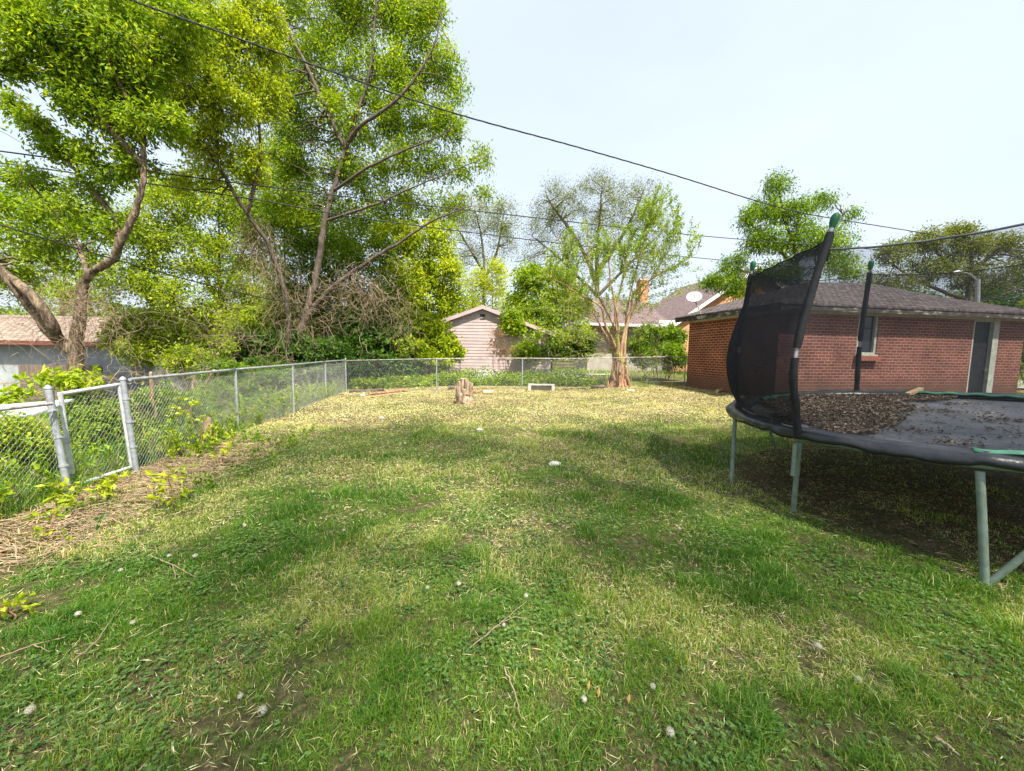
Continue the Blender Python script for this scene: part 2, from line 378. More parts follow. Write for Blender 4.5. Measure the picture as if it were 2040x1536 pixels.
CHIP = leaf_mat('wood_chips', [(0, (.06, .035, .02)), (.4, (.16, .095, .05)), (.7, (.32, .20, .11)), (1, (.52, .37, .22))], .1, .03)
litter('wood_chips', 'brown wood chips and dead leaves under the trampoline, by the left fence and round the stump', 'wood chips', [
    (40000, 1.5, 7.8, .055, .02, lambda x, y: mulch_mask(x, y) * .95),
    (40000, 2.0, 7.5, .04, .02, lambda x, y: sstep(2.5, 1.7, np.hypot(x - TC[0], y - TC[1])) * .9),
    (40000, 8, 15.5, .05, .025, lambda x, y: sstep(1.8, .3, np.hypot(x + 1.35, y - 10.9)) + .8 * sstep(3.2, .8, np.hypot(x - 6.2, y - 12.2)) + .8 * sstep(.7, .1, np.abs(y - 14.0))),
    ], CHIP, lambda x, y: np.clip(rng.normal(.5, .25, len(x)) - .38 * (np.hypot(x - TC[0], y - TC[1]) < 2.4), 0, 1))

# clover and broad-leaf weeds in the lawn --------------------------------------
def clover():
    n_ = 220000; x, y = in_view_strip(n_, 1.15, 7.5)
    keep = yard(x, y) & (rng.random(n_) < (.10 + .90 * sstep(.50, .64, N3.fbm(x + 9, y, 1.7, 3)))) & (mulch_mask(x, y) < .4) & (np.hypot(x - TC[0], y - TC[1]) > 1.9)
    keep &= rng.random(n_) < np.clip(3.2 / y, 0, 1)
    x, y = x[keep], y[keep]; k = len(x); h = rng.uniform(.008, .042, k); c = np.stack([x, y, gz(x, y) + h], 1)
    Vs = []; a0 = rng.uniform(0, 2 * np.pi, k)
    for j in range(3):
        a = a0 + j * 2.094; D = np.stack([np.cos(a), np.sin(a), rng.uniform(-.1, .35, k)], 1)
        V, _ = leaf_quads(c, D, norm(np.stack([rng.normal(size=k) * .2, rng.normal(size=k) * .2, np.ones(k)], 1)), rng.uniform(.009, .017, k), rng.uniform(.009, .016, k), -.05)
        Vs.append(V)
    V = np.concatenate(Vs); t = np.tile(np.repeat(rng.random(k) * .75, 4), 3)
    return tag(link('clover', raw_mesh('clover', V, [np.arange(len(V)).reshape(-1, 4)], False, t), CLOV), 'small dark green clover leaves in patches of the near lawn', 'clover', kind='stuff')
CLOV = leaf_mat('clover_leaf', [(0, (.045, .12, .022)), (.5, (.12, .23, .04)), (1, (.25, .36, .10))], .35, .04)
clover()
# ------------------------------------------------------------------ foliage builder
DENS = 2.3; VOID = .42; VFREQ = 2.9
def grow(rngt, limbs, blobs, sec_r=(.03, .008)):
    """limbs: list of (points, radii). returns woody tubes and twig paths. blob = (centre, radii, n_secondary, n_twigs)"""
    wood = MB(); SK = []; SR = []
    for (P, r) in limbs:
        P = np.asarray(P, float); nn = max(10, 5 * len(P)); r = np.interp(np.linspace(0, 1, nn), np.linspace(0, 1, len(r)), r)
        L = np.linalg.norm(P[-1] - P[0]); Q = smooth_path(P, nn, L * .0015, int(rngt.integers(1e6)))
        wood.tube(Q, r * (1 + .04 * rngt.normal(size=nn)), 9 if r[0] > .05 else 6, cap=True)
        SK.append(Q); SR.append(r)
    SK = np.concatenate(SK); SR = np.concatenate(SR)
    tips = []; tipp = []
    for (c, rad, ns, ntw) in blobs:
        c = np.asarray(c, float); rad = np.asarray(rad, float) * 1.15; ntw = int(ntw * DENS)
        D = norm(rngt.normal(size=(ns, 3))); T = c + D * rad * (rngt.random((ns, 1)) ** .5) * .85
        cost = np.linalg.norm(T[:, None] - SK[None], axis=-1) + .8 * np.maximum(0, SK[None, :, 2] - T[:, None, 2])
        j = cost.argmin(1); A = SK[j]; rr = np.minimum(SR[j] * .6, sec_r[0])
        Lr = np.linalg.norm(T - A, axis=1)[:, None]
        t = np.linspace(0, 1, 7)[None, :, None]
        side = rngt.normal(size=(ns, 1, 3)) * .12 * Lr[:, None]; side[:, :, 2] += .06 * Lr
        P = A[:, None] * (1 - t) + T[:, None] * t + side * (t * (1 - t) * 4) + rngt.normal(size=(ns, 7, 3)) * .02 * Lr[:, None] * (t > 0)
        rad_ = rr[:, None] * (1 - t[:, :, 0]) + sec_r[1] * t[:, :, 0]
        V, F = tubes(P, rad_, 5); wood.add(V, F)
        samp = P[:, 2:].reshape(-1, 3)
        D = norm(rngt.normal(size=(ntw, 3))); E = c + D * rad * (.35 + .65 * rngt.random((ntw, 1)) ** .6)
        # clump the twig ends round the secondary tips
        q = T[rngt.integers(0, ns, ntw)]; E = E * .78 + q * .22
        if VOID > 0:
            f_ = VFREQ / max(.5, min(1.6, rad.mean()))
            nz_ = (np.sin(E[:, 0] * f_ * 2.1 + 1.3 * np.sin(E[:, 2] * f_ * 1.7)) + np.sin(E[:, 1] * f_ * 1.9 + 2 + np.sin(E[:, 0] * f_)) + np.sin(E[:, 2] * f_ * 2.6 + 1.1 * np.sin(E[:, 1] * f_ * 1.5 + 1))) / 3
            E = E[nz_ > -.62 + VOID + .12 * rngt.normal(size=len(E))]
        jj = np.linalg.norm(E[:, None] - samp[None], axis=-1).argmin(1); A2 = samp[jj]
        tips.append(E); tipp.append(A2)
    return wood, np.concatenate(tips), np.concatenate(tipp), SK
def twigs_and_leaves(rngt, A, E, wood, per, L, W_, spread, droop, tw=.004, tint_lo=.1, tint_hi=.9, straight=False, maxlen=None):
    k = len(A); v = E - A; ln = np.linalg.norm(v, axis=1, keepdims=True)
    if maxlen is not None:
        s = np.minimum(1, maxlen / np.maximum(ln, 1e-6)); A = E - v * s; v = E - A; ln = ln * s
    t = np.linspace(0, 1, 5)[None, :, None]
    b = rngt.normal(size=(k, 1, 3)) * .10 * ln[:, None]
    P = A[:, None] + v[:, None] * t + b * (4 * t * (1 - t)); 
    if droop: P[:, :, 2] -= (t[:, :, 0] ** 2) * droop * .4 * ln
    r = tw * (1 - .7 * t[:, :, 0]) * np.ones((k, 1)); V, F = tubes(P, r, 3); wood.add(V, F)
    ti = 1 - .75 * rngt.random((k, per)) ** 1.3
    s = ti * 4; i = np.clip(np.floor(s).astype(int), 0, 3); u = (s - i)[..., None]
    rows = np.arange(k)[:, None]
    C = P[rows, i] * (1 - u) + P[rows, i + 1] * u
    C = C + rngt.normal(size=C.shape) * spread
    D = norm(v)[:, None] * .7 + rngt.normal(size=C.shape) * .75; D[..., 2] -= droop
    Nn = rngt.normal(size=C.shape) * .65; Nn[..., 2] += 1.0
    tt = np.clip((rngt.random((k, 1)) * .55 + rngt.random((k, per)) * .45) * (tint_hi - tint_lo) + tint_lo, 0, 1)
    n_ = k * per
    V, F = leaf_quads(C.reshape(-1, 3), D.reshape(-1, 3), Nn.reshape(-1, 3), L * rngt.uniform(.45, 1.5, n_), W_ * rngt.uniform(.5, 1.35, n_), .22)
    return V, F, np.repeat(tt.reshape(-1), 4)
def B(px, py, rx, ry, Y, ns=7, ntw=60, dz=None):
    c = U(px, py, Y); s = Y / FOC
    return (c, (rx * s, (dz if dz is not None else max(rx, ry) * s * .8), ry * s), ns, ntw)
def tree(name, label, cat, limbs, blobs, base, bark, leafm, per=24, L=.09, W_=.045, spread=.06, droop=.35, seed=1, tw=.004, lo=.1, hi=.9, maxlen=None, group=None, crown='crown', sec=(.03, .008)):
    rt = np.random.default_rng(seed)
    wood, E, A, SK = grow(rt, limbs, blobs, sec)
    V, F, T = twigs_and_leaves(rt, A, E, wood, per, L, W_, spread, droop, tw, lo, hi, maxlen=maxlen)
    root = empty(name, base); tag(root, label, cat, group)
    wood.build('trunk', bark, root, smooth=True)
    link(crown, raw_mesh(crown, V, [F], False, T), leafm, root); return root

LEAF_Y = leaf_mat('leaf_yellow_green', [(0, (.07, .15, .010)), (.35, (.24, .35, .014)), (.7, (.45, .53, .022)), (1, (.58, .61, .045))], .48, .015)
LEAF_G = leaf_mat('leaf_mid_green', [(0, (.03, .09, .010)), (.4, (.14, .26, .014)), (.75, (.33, .45, .020)), (1, (.55, .61, .04))], .50, .015)
LEAF_D = leaf_mat('leaf_dark_green', [(0, (.015, .05, .010)), (.5, (.05, .13, .018)), (.85, (.13, .25, .024)), (1, (.25, .37, .035))], .45, .015)
LEAF_O = leaf_mat('leaf_olive', [(0, (.09, .12, .025)), (.5, (.18, .22, .04)), (1, (.31, .34, .08))], .45, .01)
def gnd(px, py): return G(px, py)
def base_at(px, Y):
    x = (px - 1020) / FOC * Y; return np.array([x, Y, float(gz(x, Y))])
def path(pts): return [U(*p) if len(p) == 3 else p for p in pts]

# ------------------------------------------------------------------ large trees on the left
YA = 8.6
bA = base_at(150, YA) - np.array([0, 0, .05])
tree('tree', 'crooked grey-barked tree behind the gate whose lit tan limb leans left', 'tree',
     [([bA, U(150, 700, YA), U(158, 640, YA), U(165, 570, YA)], [.15, .125, .11, .09]),
      ([U(165, 575, YA), U(180, 545, YA), U(225, 515, YA - .1), U(245, 470, YA - .2), U(272, 415, YA - .2), U(286, 350, YA - .2), U(286, 240, YA - .1), U(300, 120, YA), U(330, 20, YA)], [.085, .082, .08, .07, .06, .05, .04, .03, .015]),
      ([U(148, 705, YA), U(110, 670, YA - .1), U(62, 610, YA - .3), U(20, 560, YA - .5), U(-60, 480, YA - .7), U(-160, 360, YA - .6)], [.10, .12, .11, .10, .08, .04]),
      ([U(112, 672, YA - .15), U(100, 640, YA - .35), U(60, 585, YA - .5), U(-20, 520, YA - .5)], [.11, .10, .09, .05]),
      ([U(235, 505, YA), U(232, 440, YA + .2), U(185, 380, YA + .3), U(110, 290, YA + .3), U(60, 220, YA + .3), U(30, 180, YA + .3)], [.07, .055, .045, .03, .018, .008]),
      ([U(175, 545, YA), U(145, 470, YA + .3), U(90, 400, YA + .4), U(30, 330, YA + .4)], [.05, .04, .025, .01]),
      ([U(286, 330, YA - .2), U(215, 250, YA - .4), U(130, 150, YA - .6), U(50, 60, YA - .7)], [.06, .045, .03, .01]),
      ([U(286, 260, YA - .2), U(230, 150, YA - .5), U(190, 60, YA - .6), U(150, -60, YA - .5)], [.05, .035, .025, .01])],
     [B(40, 20, 60, 35, YA - .7, 5, 60), B(90, 90, 60, 40, YA - .6, 6, 80), B(170, 60, 85, 55, YA - .5, 7, 110), B(160, 160, 60, 45, YA - .4, 6, 80),
      B(250, 120, 90, 75, YA - .2, 8, 140), B(320, 50, 100, 70, YA, 8, 130), B(190, 225, 60, 35, YA - .3, 6, 60), B(290, 240, 85, 60, YA, 7, 110), B(240, 325, 75, 36, YA, 6, 60),
      B(190, -70, 220, 70, YA, 10, 160), B(20, 130, 45, 22, YA - .6, 4, 35), B(30, 205, 20, 22, YA + .3, 3, 14), B(70, 250, 35, 22, YA + .3, 4, 26), B(115, 295, 40, 22, YA + .3, 4, 28),
      B(50, 345, 55, 25, YA + .4, 5, 22), B(60, 410, 75, 35, YA + .4, 6, 30), B(140, 430, 75, 45, YA + .2, 6, 28), B(50, 480, 75, 45, YA + .3, 6, 30), B(180, 380, 50, 35, YA + .3, 5, 20), B(230, 450, 45, 45, YA + .2, 5, 14), B(110, 520, 90, 30, YA + .4, 5, 20), B(15, 540, 50, 30, YA, 4, 16)],
     bA, BARKT2, LEAF_G, per=31, L=.102, W_=.047, spread=.10, droop=.45, seed=11, lo=.15, hi=1.0)
YB = 13.8
bB = base_at(588, YB)
tree('tree', 'tall tree with a dark forked trunk behind the corner of the left fence', 'tree',
     [([bB, U(592, 690, YB), U(605, 640, YB), U(628, 560, YB), U(640, 480, YB), U(660, 390, YB), U(690, 290, YB), U(735, 150, YB), U(745, 40, YB), U(760, -80, YB)], [.20, .16, .13, .115, .10, .085, .065, .045, .03, .015]),
      ([U(608, 640, YB), U(650, 585, YB - .2), U(735, 520, YB - .4), U(800, 480, YB - .5), U(865, 438, YB - .5), U(940, 410, YB - .5)], [.09, .08, .07, .05, .035, .015]),
      ([U(688, 295, YB), U(655, 230, YB - .3), U(610, 130, YB - .4), U(560, 30, YB - .4), U(530, -60, YB)], [.09, .07, .05, .035, .015]),
      ([U(690, 290, YB), U(720, 250, YB - .5), U(800, 190, YB - .8), U(860, 100, YB - .8), U(880, 30, YB - .8)], [.07, .06, .045, .03, .012]),
      ([U(665, 380, YB), U(740, 330, YB - .6), U(830, 290, YB - .8), U(900, 260, YB - .8)], [.06, .045, .03, .012]),
      ([U(650, 440, YB), U(740, 410, YB - .5), U(830, 370, YB - .5), U(955, 320, YB - .5)], [.05, .04, .025, .01])],
     [B(620, 20, 90, 70, YB + 1.0, 8, 130), B(735, 10, 90, 70, YB + 1.0, 8, 140), B(820, 40, 60, 60, YB - .6 + 1.0, 7, 95), B(870, 20, 22, 40, YB - .7 + 1.0, 3, 16), B(680, 120, 90, 60, YB + 1.0, 8, 130), B(800, 140, 75, 60, YB - .5 + 1.0, 7, 110), B(880, 130, 45, 50, YB - .8 + 1.0, 5, 48), B(915, 180, 22, 30, YB - .8 + 1.0, 3, 12),
      B(610, 200, 80, 65, YB + 1.0, 7, 100), B(720, 230, 90, 60, YB - .4 + 1.0, 8, 120), B(830, 230, 80, 50, YB - .6 + 1.0, 7, 95), B(900, 255, 38, 38, YB - .8 + 1.0, 4, 26), B(600, 300, 70, 55, YB + .3 + 1.0, 6, 80), B(705, 330, 90, 55, YB + 1.0, 7, 110), B(820, 320, 80, 45, YB - .5 + 1.0, 6, 80), B(905, 330, 45, 40, YB - .6 + 1.0, 4, 26), B(955, 315, 22, 35, YB - .6 + 1.0, 3, 11),
      B(570, 390, 60, 50, YB + .3 + 1.0, 6, 60), B(670, 420, 90, 45, YB + .3 + 1.0, 7, 80), B(790, 400, 75, 38, YB + 1.0, 6, 65), B(880, 400, 60, 28, YB - .4 + 1.0, 5, 30), B(965, 385, 28, 12, YB - .5 + 1.0, 2, 8), B(700, -80, 230, 70, YB + 1.0, 10, 160), B(560, 120, 50, 60, YB + 1, 6, 60), B(560, 210, 45, 50, YB + 1, 5, 50), B(560, 300, 45, 45, YB + 1, 5, 50)],
     bB, BARK, LEAF_G, per=32, L=.125, W_=.052, spread=.14, droop=.5, seed=12, lo=.15, hi=1.0, tw=.005)
YC = 12.6
bC = base_at(560, YC)
tree('tree', 'slender tree leaning far to the left with a yellow-green top, wrapped low in dry vines', 'tree',
     [([bC, U(575, 690, YC), U(570, 600, YC - .3), U(535, 490, YC - .8), U(492, 425, YC - 1.2), U(448, 350, YC - 1.6), U(400, 280, YC - 2), U(330, 220, YC - 2.3), U(270, 150, YC - 2.5), U(240, 90, YC - 2.5)], [.085, .075, .07, .062, .055, .048, .04, .03, .02, .01]),
      ([U(430, 325, YC - 1.7), U(432, 240, YC - 1.8), U(410, 150, YC - 1.9), U(400, 60, YC - 2)], [.05, .04, .03, .012]),
      ([U(492, 425, YC - 1.2), U(520, 300, YC - 1.2), U(500, 180, YC - 1.2), U(470, 60, YC - 1.2)], [.055, .045, .03, .012])],
     [B(400, 40, 90, 60, YC - 2, 8, 120), B(480, 90, 85, 75, YC - 1.5, 8, 130), B(395, 150, 85, 60, YC - 2, 7, 120), B(330, 190, 60, 45, YC - 2.3, 6, 60), B(455, 220, 75, 55, YC - 1.7, 7, 100), B(520, 40, 60, 60, YC - 1.2, 6, 80), B(530, 180, 45, 55, YC - 1.2, 5, 55),
      B(400, 270, 60, 40, YC - 1.9, 5, 60), B(480, 320, 65, 50, YC - 1.3, 6, 70), B(430, -70, 130, 60, YC - 1.6, 8, 100), B(380, 350, 55, 35, YC - 1.2, 5, 36)],
     bC, BARK, LEAF_Y, per=31, L=.108, W_=.045, spread=.12, droop=.5, seed=13, lo=.1, hi=1.0)

VOID = .18
# dense growth behind ---------------------------------------------------------
def simple_tree(name, label, cx, top, Y, blobs, leafm, bark=BARK, r0=.16, **kw):
    b = base_at(cx, Y); hi = U(cx + 5, top, Y)
    mid_ = (b + hi) / 2 + np.array([.1, 0, 0])
    limbs = [([b, mid_, hi], [r0*.8, r0 * .5, r0 * .15])]
    for i, bl in enumerate(blobs):
        if i % 2 == 0:
            c = np.asarray(bl[0]); zz = b[2] + (c[2] - b[2]) * .45; t = (zz - b[2]) / max(.1, hi[2] - b[2]); s = b * (1 - t) + hi * t
            limbs.append(([s, (s + c) / 2 + np.array([0, 0, .1]), c], [r0 * .5, r0 * .35, r0 * .1]))
    return tree(name, label, 'tree', limbs, blobs, b, bark, leafm, **kw)
simple_tree('tree', 'dense bright green tree filling the gap between the two big leaning trunks', 430, 400, 19,
            [B(330, 400, 80, 60, 19, 7, 90), B(430, 400, 80, 60, 19, 7, 100), B(520, 430, 70, 60, 19, 7, 90), B(360, 490, 90, 60, 19, 7, 100), B(470, 510, 90, 60, 19, 7, 110), B(400, 590, 100, 55, 18.5, 7, 110), B(540, 560, 70, 60, 18.5, 6, 80), B(510, 640, 90, 45, 18, 6, 90), B(290, 560, 60, 60, 18, 6, 60), B(300, 470, 50, 50, 18, 5, 45)],
            LEAF_Y, per=26, L=.15, W_=.08, spread=.16, seed=21, lo=.0, hi=.85)
simple_tree('tree', 'dark green tree standing directly behind the forked trunk', 690, 430, 19.5,
            [B(640, 500, 80, 60, 19.5, 7, 100), B(720, 480, 80, 60, 19.5, 7, 100), B(600, 590, 80, 55, 19, 7, 90), B(700, 570, 90, 60, 19.2, 7, 120), B(760, 600, 70, 55, 19, 7, 80), B(640, 660, 90, 40, 18.5, 6, 90), B(740, 660, 80, 45, 18.5, 6, 90), B(600, 430, 60, 50, 19.5, 6, 60)],
            LEAF_G, per=24, L=.15, W_=.08, spread=.16, seed=22, lo=.0, hi=.9)
simple_tree('maple_tree', 'bright lime green maple left of the pink shed', 850, 470, 20.5,
            [B(790, 470, 60, 45, 20.5, 6, 70), B(860, 480, 60, 50, 20.5, 6, 80), B(820, 540, 80, 50, 20.3, 7, 100), B(890, 545, 50, 55, 20.3, 7, 70), B(850, 600, 80, 50, 20.2, 7, 100), B(905, 605, 35, 45, 20.2, 5, 46), B(800, 620, 60, 40, 20, 6, 60)],
            LEAF_Y, per=26, L=.16, W_=.10, spread=.15, seed=23, lo=.1, hi=1.)
simple_tree('tree', 'pale yellow-green tree rising right behind the peak of the pink shed', 975, 520, 25,
            [B(955, 560, 40, 40, 25, 6, 50), B(990, 545, 28, 45, 25, 5, 42), B(945, 610, 40, 40, 25, 5, 50), B(1000, 600, 25, 40, 25, 5, 32)],
            LEAF_Y, per=22, L=.15, W_=.07, spread=.18, seed=24, lo=.4, hi=1., r0=.1)
simple_tree('tree', 'broad leafy green tree right of the pink shed', 1095, 540, 19.5,
            [B(1055, 555, 42, 32, 19.5, 6, 60), B(1100, 560, 50, 40, 19.5, 6, 70), B(1035, 610, 38, 40, 19.4, 6, 56), B(1100, 625, 60, 40, 19.3, 7, 90), B(1145, 600, 35, 45, 19.4, 6, 50), B(1080, 670, 70, 35, 19, 6, 90), B(1150, 665, 40, 40, 19, 5, 50), B(1035, 670, 32, 35, 19, 5, 50), B(1020, 640, 22, 22, 18, 4, 34), B(1048, 698, 26, 20, 17.6, 5, 40)],
            LEAF_G, per=26, L=.15, W_=.09, spread=.14, seed=25, lo=.2, hi=1.)
simple_tree('tree', 'yellow-green tree behind the crooked tree at the far left', 120, 380, 17,
            [B(60, 400, 80, 50, 17, 6, 50), B(150, 420, 80, 55, 17, 6, 60), B(230, 440, 60, 60, 17, 6, 60), B(40, 480, 70, 50, 17, 6, 44), B(130, 510, 80, 50, 17, 6, 60), B(220, 540, 60, 50, 17, 6, 60), B(170, 590, 70, 40, 16.5, 6, 60), B(40, 560, 60, 40, 16.5, 5, 36)],
            LEAF_Y, per=24, L=.13, W_=.065, spread=.16, seed=26, lo=.0, hi=.8, r0=.1)
simple_tree('tree', 'mid green tree filling the gap between the slender leaning tree and the forked tree', 560, 330, 18,
            [B(520, 340, 60, 50, 18, 6, 60), B(590, 370, 60, 50, 18, 6, 60), B(540, 430, 60, 50, 18, 6, 70), B(610, 450, 50, 50, 18, 6, 60), B(580, 520, 60, 50, 18, 6, 70), B(690, 500, 50, 40, 18, 6, 50), B(560, 600, 60, 40, 17.6, 6, 60)],
            LEAF_G, per=24, L=.13, W_=.065, spread=.16, seed=27, lo=.1, hi=.9, r0=.1)
VOID = .2
# airy far trees
tree('tree', 'tall airy olive tree with fine bare twigs far behind the centre of the back fence', 'tree',
     [([base_at(1195, 33), U(1190, 600, 33), U(1190, 500, 33), U(1195, 430, 33), U(1200, 365, 33)], [.24, .2, .15, .09, .03]),
      ([U(1190, 560, 33), U(1150, 480, 33), U(1100, 410, 33), U(1085, 380, 33)], [.2, .14, .08, .02]),
      ([U(1190, 540, 33), U(1240, 470, 33), U(1270, 410, 33), U(1285, 370, 33)], [.2, .14, .08, .02]),
      ([U(1190, 590, 33), U(1120, 520, 33), U(1060, 470, 33)], [.15, .1, .03]), ([U(1190, 590, 33), U(1260, 520, 33), U(1320, 460, 33)], [.15, .1, .03])],
     [B(1190, 391, 60.9, 49.3, 33, 14, 99), B(1105, 401, 52.2, 46.4, 33, 12, 76), B(1270, 411, 60.9, 55.1, 33, 12, 90), B(1075, 451, 43.5, 46.4, 33, 11, 54), B(1140, 451, 65.25, 52.2, 33, 12, 81), B(1225, 456, 65.25, 52.2, 33, 12, 81), B(1310, 466, 49.3, 52.2, 33, 11, 54), B(1100, 506, 72.5, 46.4, 33, 11, 54), B(1180, 516, 72.5, 46.4, 33, 11, 54), B(1290, 526, 72.5, 46.4, 33, 9, 45), B(1045, 516, 36.25, 36.25, 33, 8, 21)],
     base_at(1195, 33), BARK, LEAF_O, per=30, L=.14, W_=.05, spread=.28, droop=.1, seed=31, tw=.008, sec=(.05, .012), lo=.0, hi=1)
tree('tree', 'thin half-bare tree with pale new leaves far behind the maple', 'tree',
     [([base_at(960, 34), U(965, 560, 34), U(960, 480, 34), U(945, 410, 34)], [.16, .13, .09, .03]), ([U(965, 560, 34), U(990, 500, 34), U(1005, 420, 34)], [.16, .1, .03]), ([U(963, 540, 34), U(920, 470, 34), U(890, 420, 34)], [.12, .08, .03])],
     [B(900, 431, 52.2, 37.7, 34, 9, 45), B(950, 426, 60.9, 37.7, 34, 11, 63), B(1000, 436, 40.6, 46.4, 34, 9, 49), B(980, 486, 60.9, 46.4, 34, 9, 45), B(915, 486, 49.3, 46.4, 34, 9, 36), B(950, 536, 72.5, 46.4, 34, 9, 32)],
     base_at(960, 34), BARK, LEAF_O, per=36, L=.14, W_=.06, spread=.3, droop=.1, seed=32, tw=.008, sec=(.045, .012), lo=.3, hi=1)

# multi-stem tree at the back fence -------------------------------------------
YM = 12.35
def multistem():
    rt = np.random.default_rng(41); b = G(1232, 771); Y = b[1]
    root = empty('tree', b); tag(root, 'multi-stemmed tree with upright leafy shoots and a sawn reddish base at the back fence', 'tree')
    wood = MB(); fan = []
    base = MB()
    stems = [[(1224, 768), (1222, 725), (1218, 690), (1180, 620), (1150, 570), (1128, 520), (1112, 470)],
             [(1230, 768), (1228, 715), (1222, 650), (1198, 600), (1175, 540), (1172, 490), (1165, 440)],
             [(1232, 768), (1230, 710), (1232, 650), (1222, 590), (1214, 545), (1216, 500), (1222, 452)],
             [(1238, 768), (1238, 700), (1246, 650), (1250, 610), (1262, 560), (1280, 490), (1297, 420)],
             [(1242, 768), (1243, 710), (1250, 650), (1268, 600), (1300, 550), (1335, 490), (1352, 430)],
             [(1240, 768), (1236, 715), (1208, 650), (1195, 610), (1160, 590), (1110, 560), (1075, 535)],
             [(1236, 768), (1238, 690), (1256, 620), (1262, 585), (1290, 560), (1345, 530), (1388, 505)],
             [(1234, 768), (1232, 690), (1226, 620), (1240, 560), (1250, 500), (1258, 450)]]
    SK = []
    for k, s in enumerate(stems):
        dy = rt.uniform(-.5, .5) * 1.2; P = [U(x, y, Y + dy * i / 6) for i, (x, y) in enumerate(s)]
        Q = smooth_path(P, 30, .012, 60 + k); r = np.interp(np.linspace(0, 1, 30), [0, .15, .4, .7, 1], [.082, .064, .046, .027, .009])
        wood.tube(Q, r, 8); SK.append(Q[9:])
    # sawn base: fat flared knobs
    for k in range(17):
        a = k / 17 * 2 * np.pi + rt.normal() * .15; h = rt.uniform(.18, .75) if k % 4 else rt.uniform(.8, 1.15); r0 = rt.uniform(.035, .085); q_ = rt.uniform(.75, 1.25)
        o = np.array([math.cos(a) * .31 * q_, math.sin(a) * .20 * q_, 0])
        Q = smooth_path([b + o * 1.25 - [0, 0, .05], b + o * .9 + [0, 0, h * .35], b + o * .75 + rt.normal(size=3) * .03 + [0, 0, h * .7], b + o * (1.0 if h < .7 else .7) + [0, 0, h]], 10, .012, k)
        base.tube(Q, np.linspace(r0 * 1.3, r0 * .62, 10), 9)
    SK = np.concatenate(SK)
    # upright shoots fanning out of the stems
    tx = np.concatenate([rt.uniform(1040, 1400, 210), rt.uniform(1090, 1360, 110)])
    env = np.interp(tx, [1040, 1070, 1110, 1165, 1210, 1245, 1280, 1300, 1318, 1330, 1350, 1385, 1405, 1430], [560, 520, 470, 430, 445, 440, 400, 385, 360, 350, 405, 425, 450, 480])
    ty = env + np.abs(rt.normal(size=len(tx))) * 95
    E = np.array([U(a, c, Y + d) for a, c, d in zip(tx, ty, rt.normal(size=len(tx)) * .7)])
    cost = np.linalg.norm((E[:, None] - SK[None]) * np.array([1.6, 1, .55]), axis=-1) + 3 * np.maximum(0, SK[None, :, 2] - E[:, None, 2] + .5)
    A = SK[cost.argmin(1)]
    V1, F1, T1 = twigs_and_leaves(rt, A, E, wood, 74, .085, .042, .04, .0, .006, .1, 1.)
    # finer inner twigs with young leaves
    c = np.array([U(rt.uniform(1080, 1370), rt.uniform(470, 620), Y + rt.normal() * .6) for _ in range(420)])
    c = c[(np.abs(c[:, 0] - b[0]) < .35 * (c[:, 2] - .4) + .2)]
    A2 = SK[np.linalg.norm(c[:, None] - SK[None], axis=-1).argmin(1)]
    V2, F2, T2 = twigs_and_leaves(rt, A2, c, wood, 10, .07, .034, .06, .1, .004, .2, .8)
    wood.build('trunk', BARKT, root, True); base.build('sawn_base', BARKR, root, True)
    link('crown', raw_mesh('crown', np.vstack([V1, V2]), [np.vstack([F1, F2 + len(V1)])], False, np.concatenate([T1, T2])), LEAF_S, root)
LEAF_S = leaf_mat('leaf_spring', [(0, (.09, .18, .015)), (.5, (.23, .35, .022)), (1, (.40, .50, .05))], .42, .05)
multistem()

# trees behind the garage ------------------------------------------------------
YR = 21.
tree('tree', 'green tree with hanging compound leaves rising behind the left end of the brick garage', 'tree',
     [([base_at(1590, YR), U(1590, 600, YR), U(1585, 500, YR), U(1560, 430, YR), U(1550, 350, YR)], [.13, .11, .09, .06, .03]),
      ([U(1590, 570, YR), U(1510, 545, YR), U(1440, 540, YR), U(1405, 560, YR)], [.1, .07, .05, .02]), ([U(1588, 520, YR), U(1650, 460, YR), U(1690, 415, YR)], [.1, .07, .02]), ([U(1588, 530, YR), U(1520, 470, YR), U(1480, 430, YR)], [.1, .07, .02])],
     [B(1550, 365, 26, 26, YR, 5, 26), B(1525, 415, 42, 26, YR, 6, 44), B(1585, 425, 42, 30, YR, 6, 46), B(1640, 400, 24, 18, YR, 4, 14), B(1490, 440, 24, 22, YR, 4, 20), B(1520, 480, 50, 30, YR, 6, 60), B(1600, 480, 55, 32, YR, 6, 64), B(1660, 475, 36, 40, YR, 5, 36), B(1695, 425, 18, 10, YR, 3, 7), B(1465, 520, 28, 22, YR, 4, 24),
      B(1440, 555, 40, 18, YR, 5, 30), B(1480, 575, 40, 16, YR, 5, 28), B(1550, 540, 60, 25, YR, 5, 50), B(1410, 560, 20, 8, YR, 3, 10), B(1680, 530, 55, 30, YR, 5, 44)],
     base_at(1590, YR), BARK, LEAF_G, per=34, L=.17, W_=.055, spread=.2, droop=.8, seed=51, lo=.0, hi=.85)
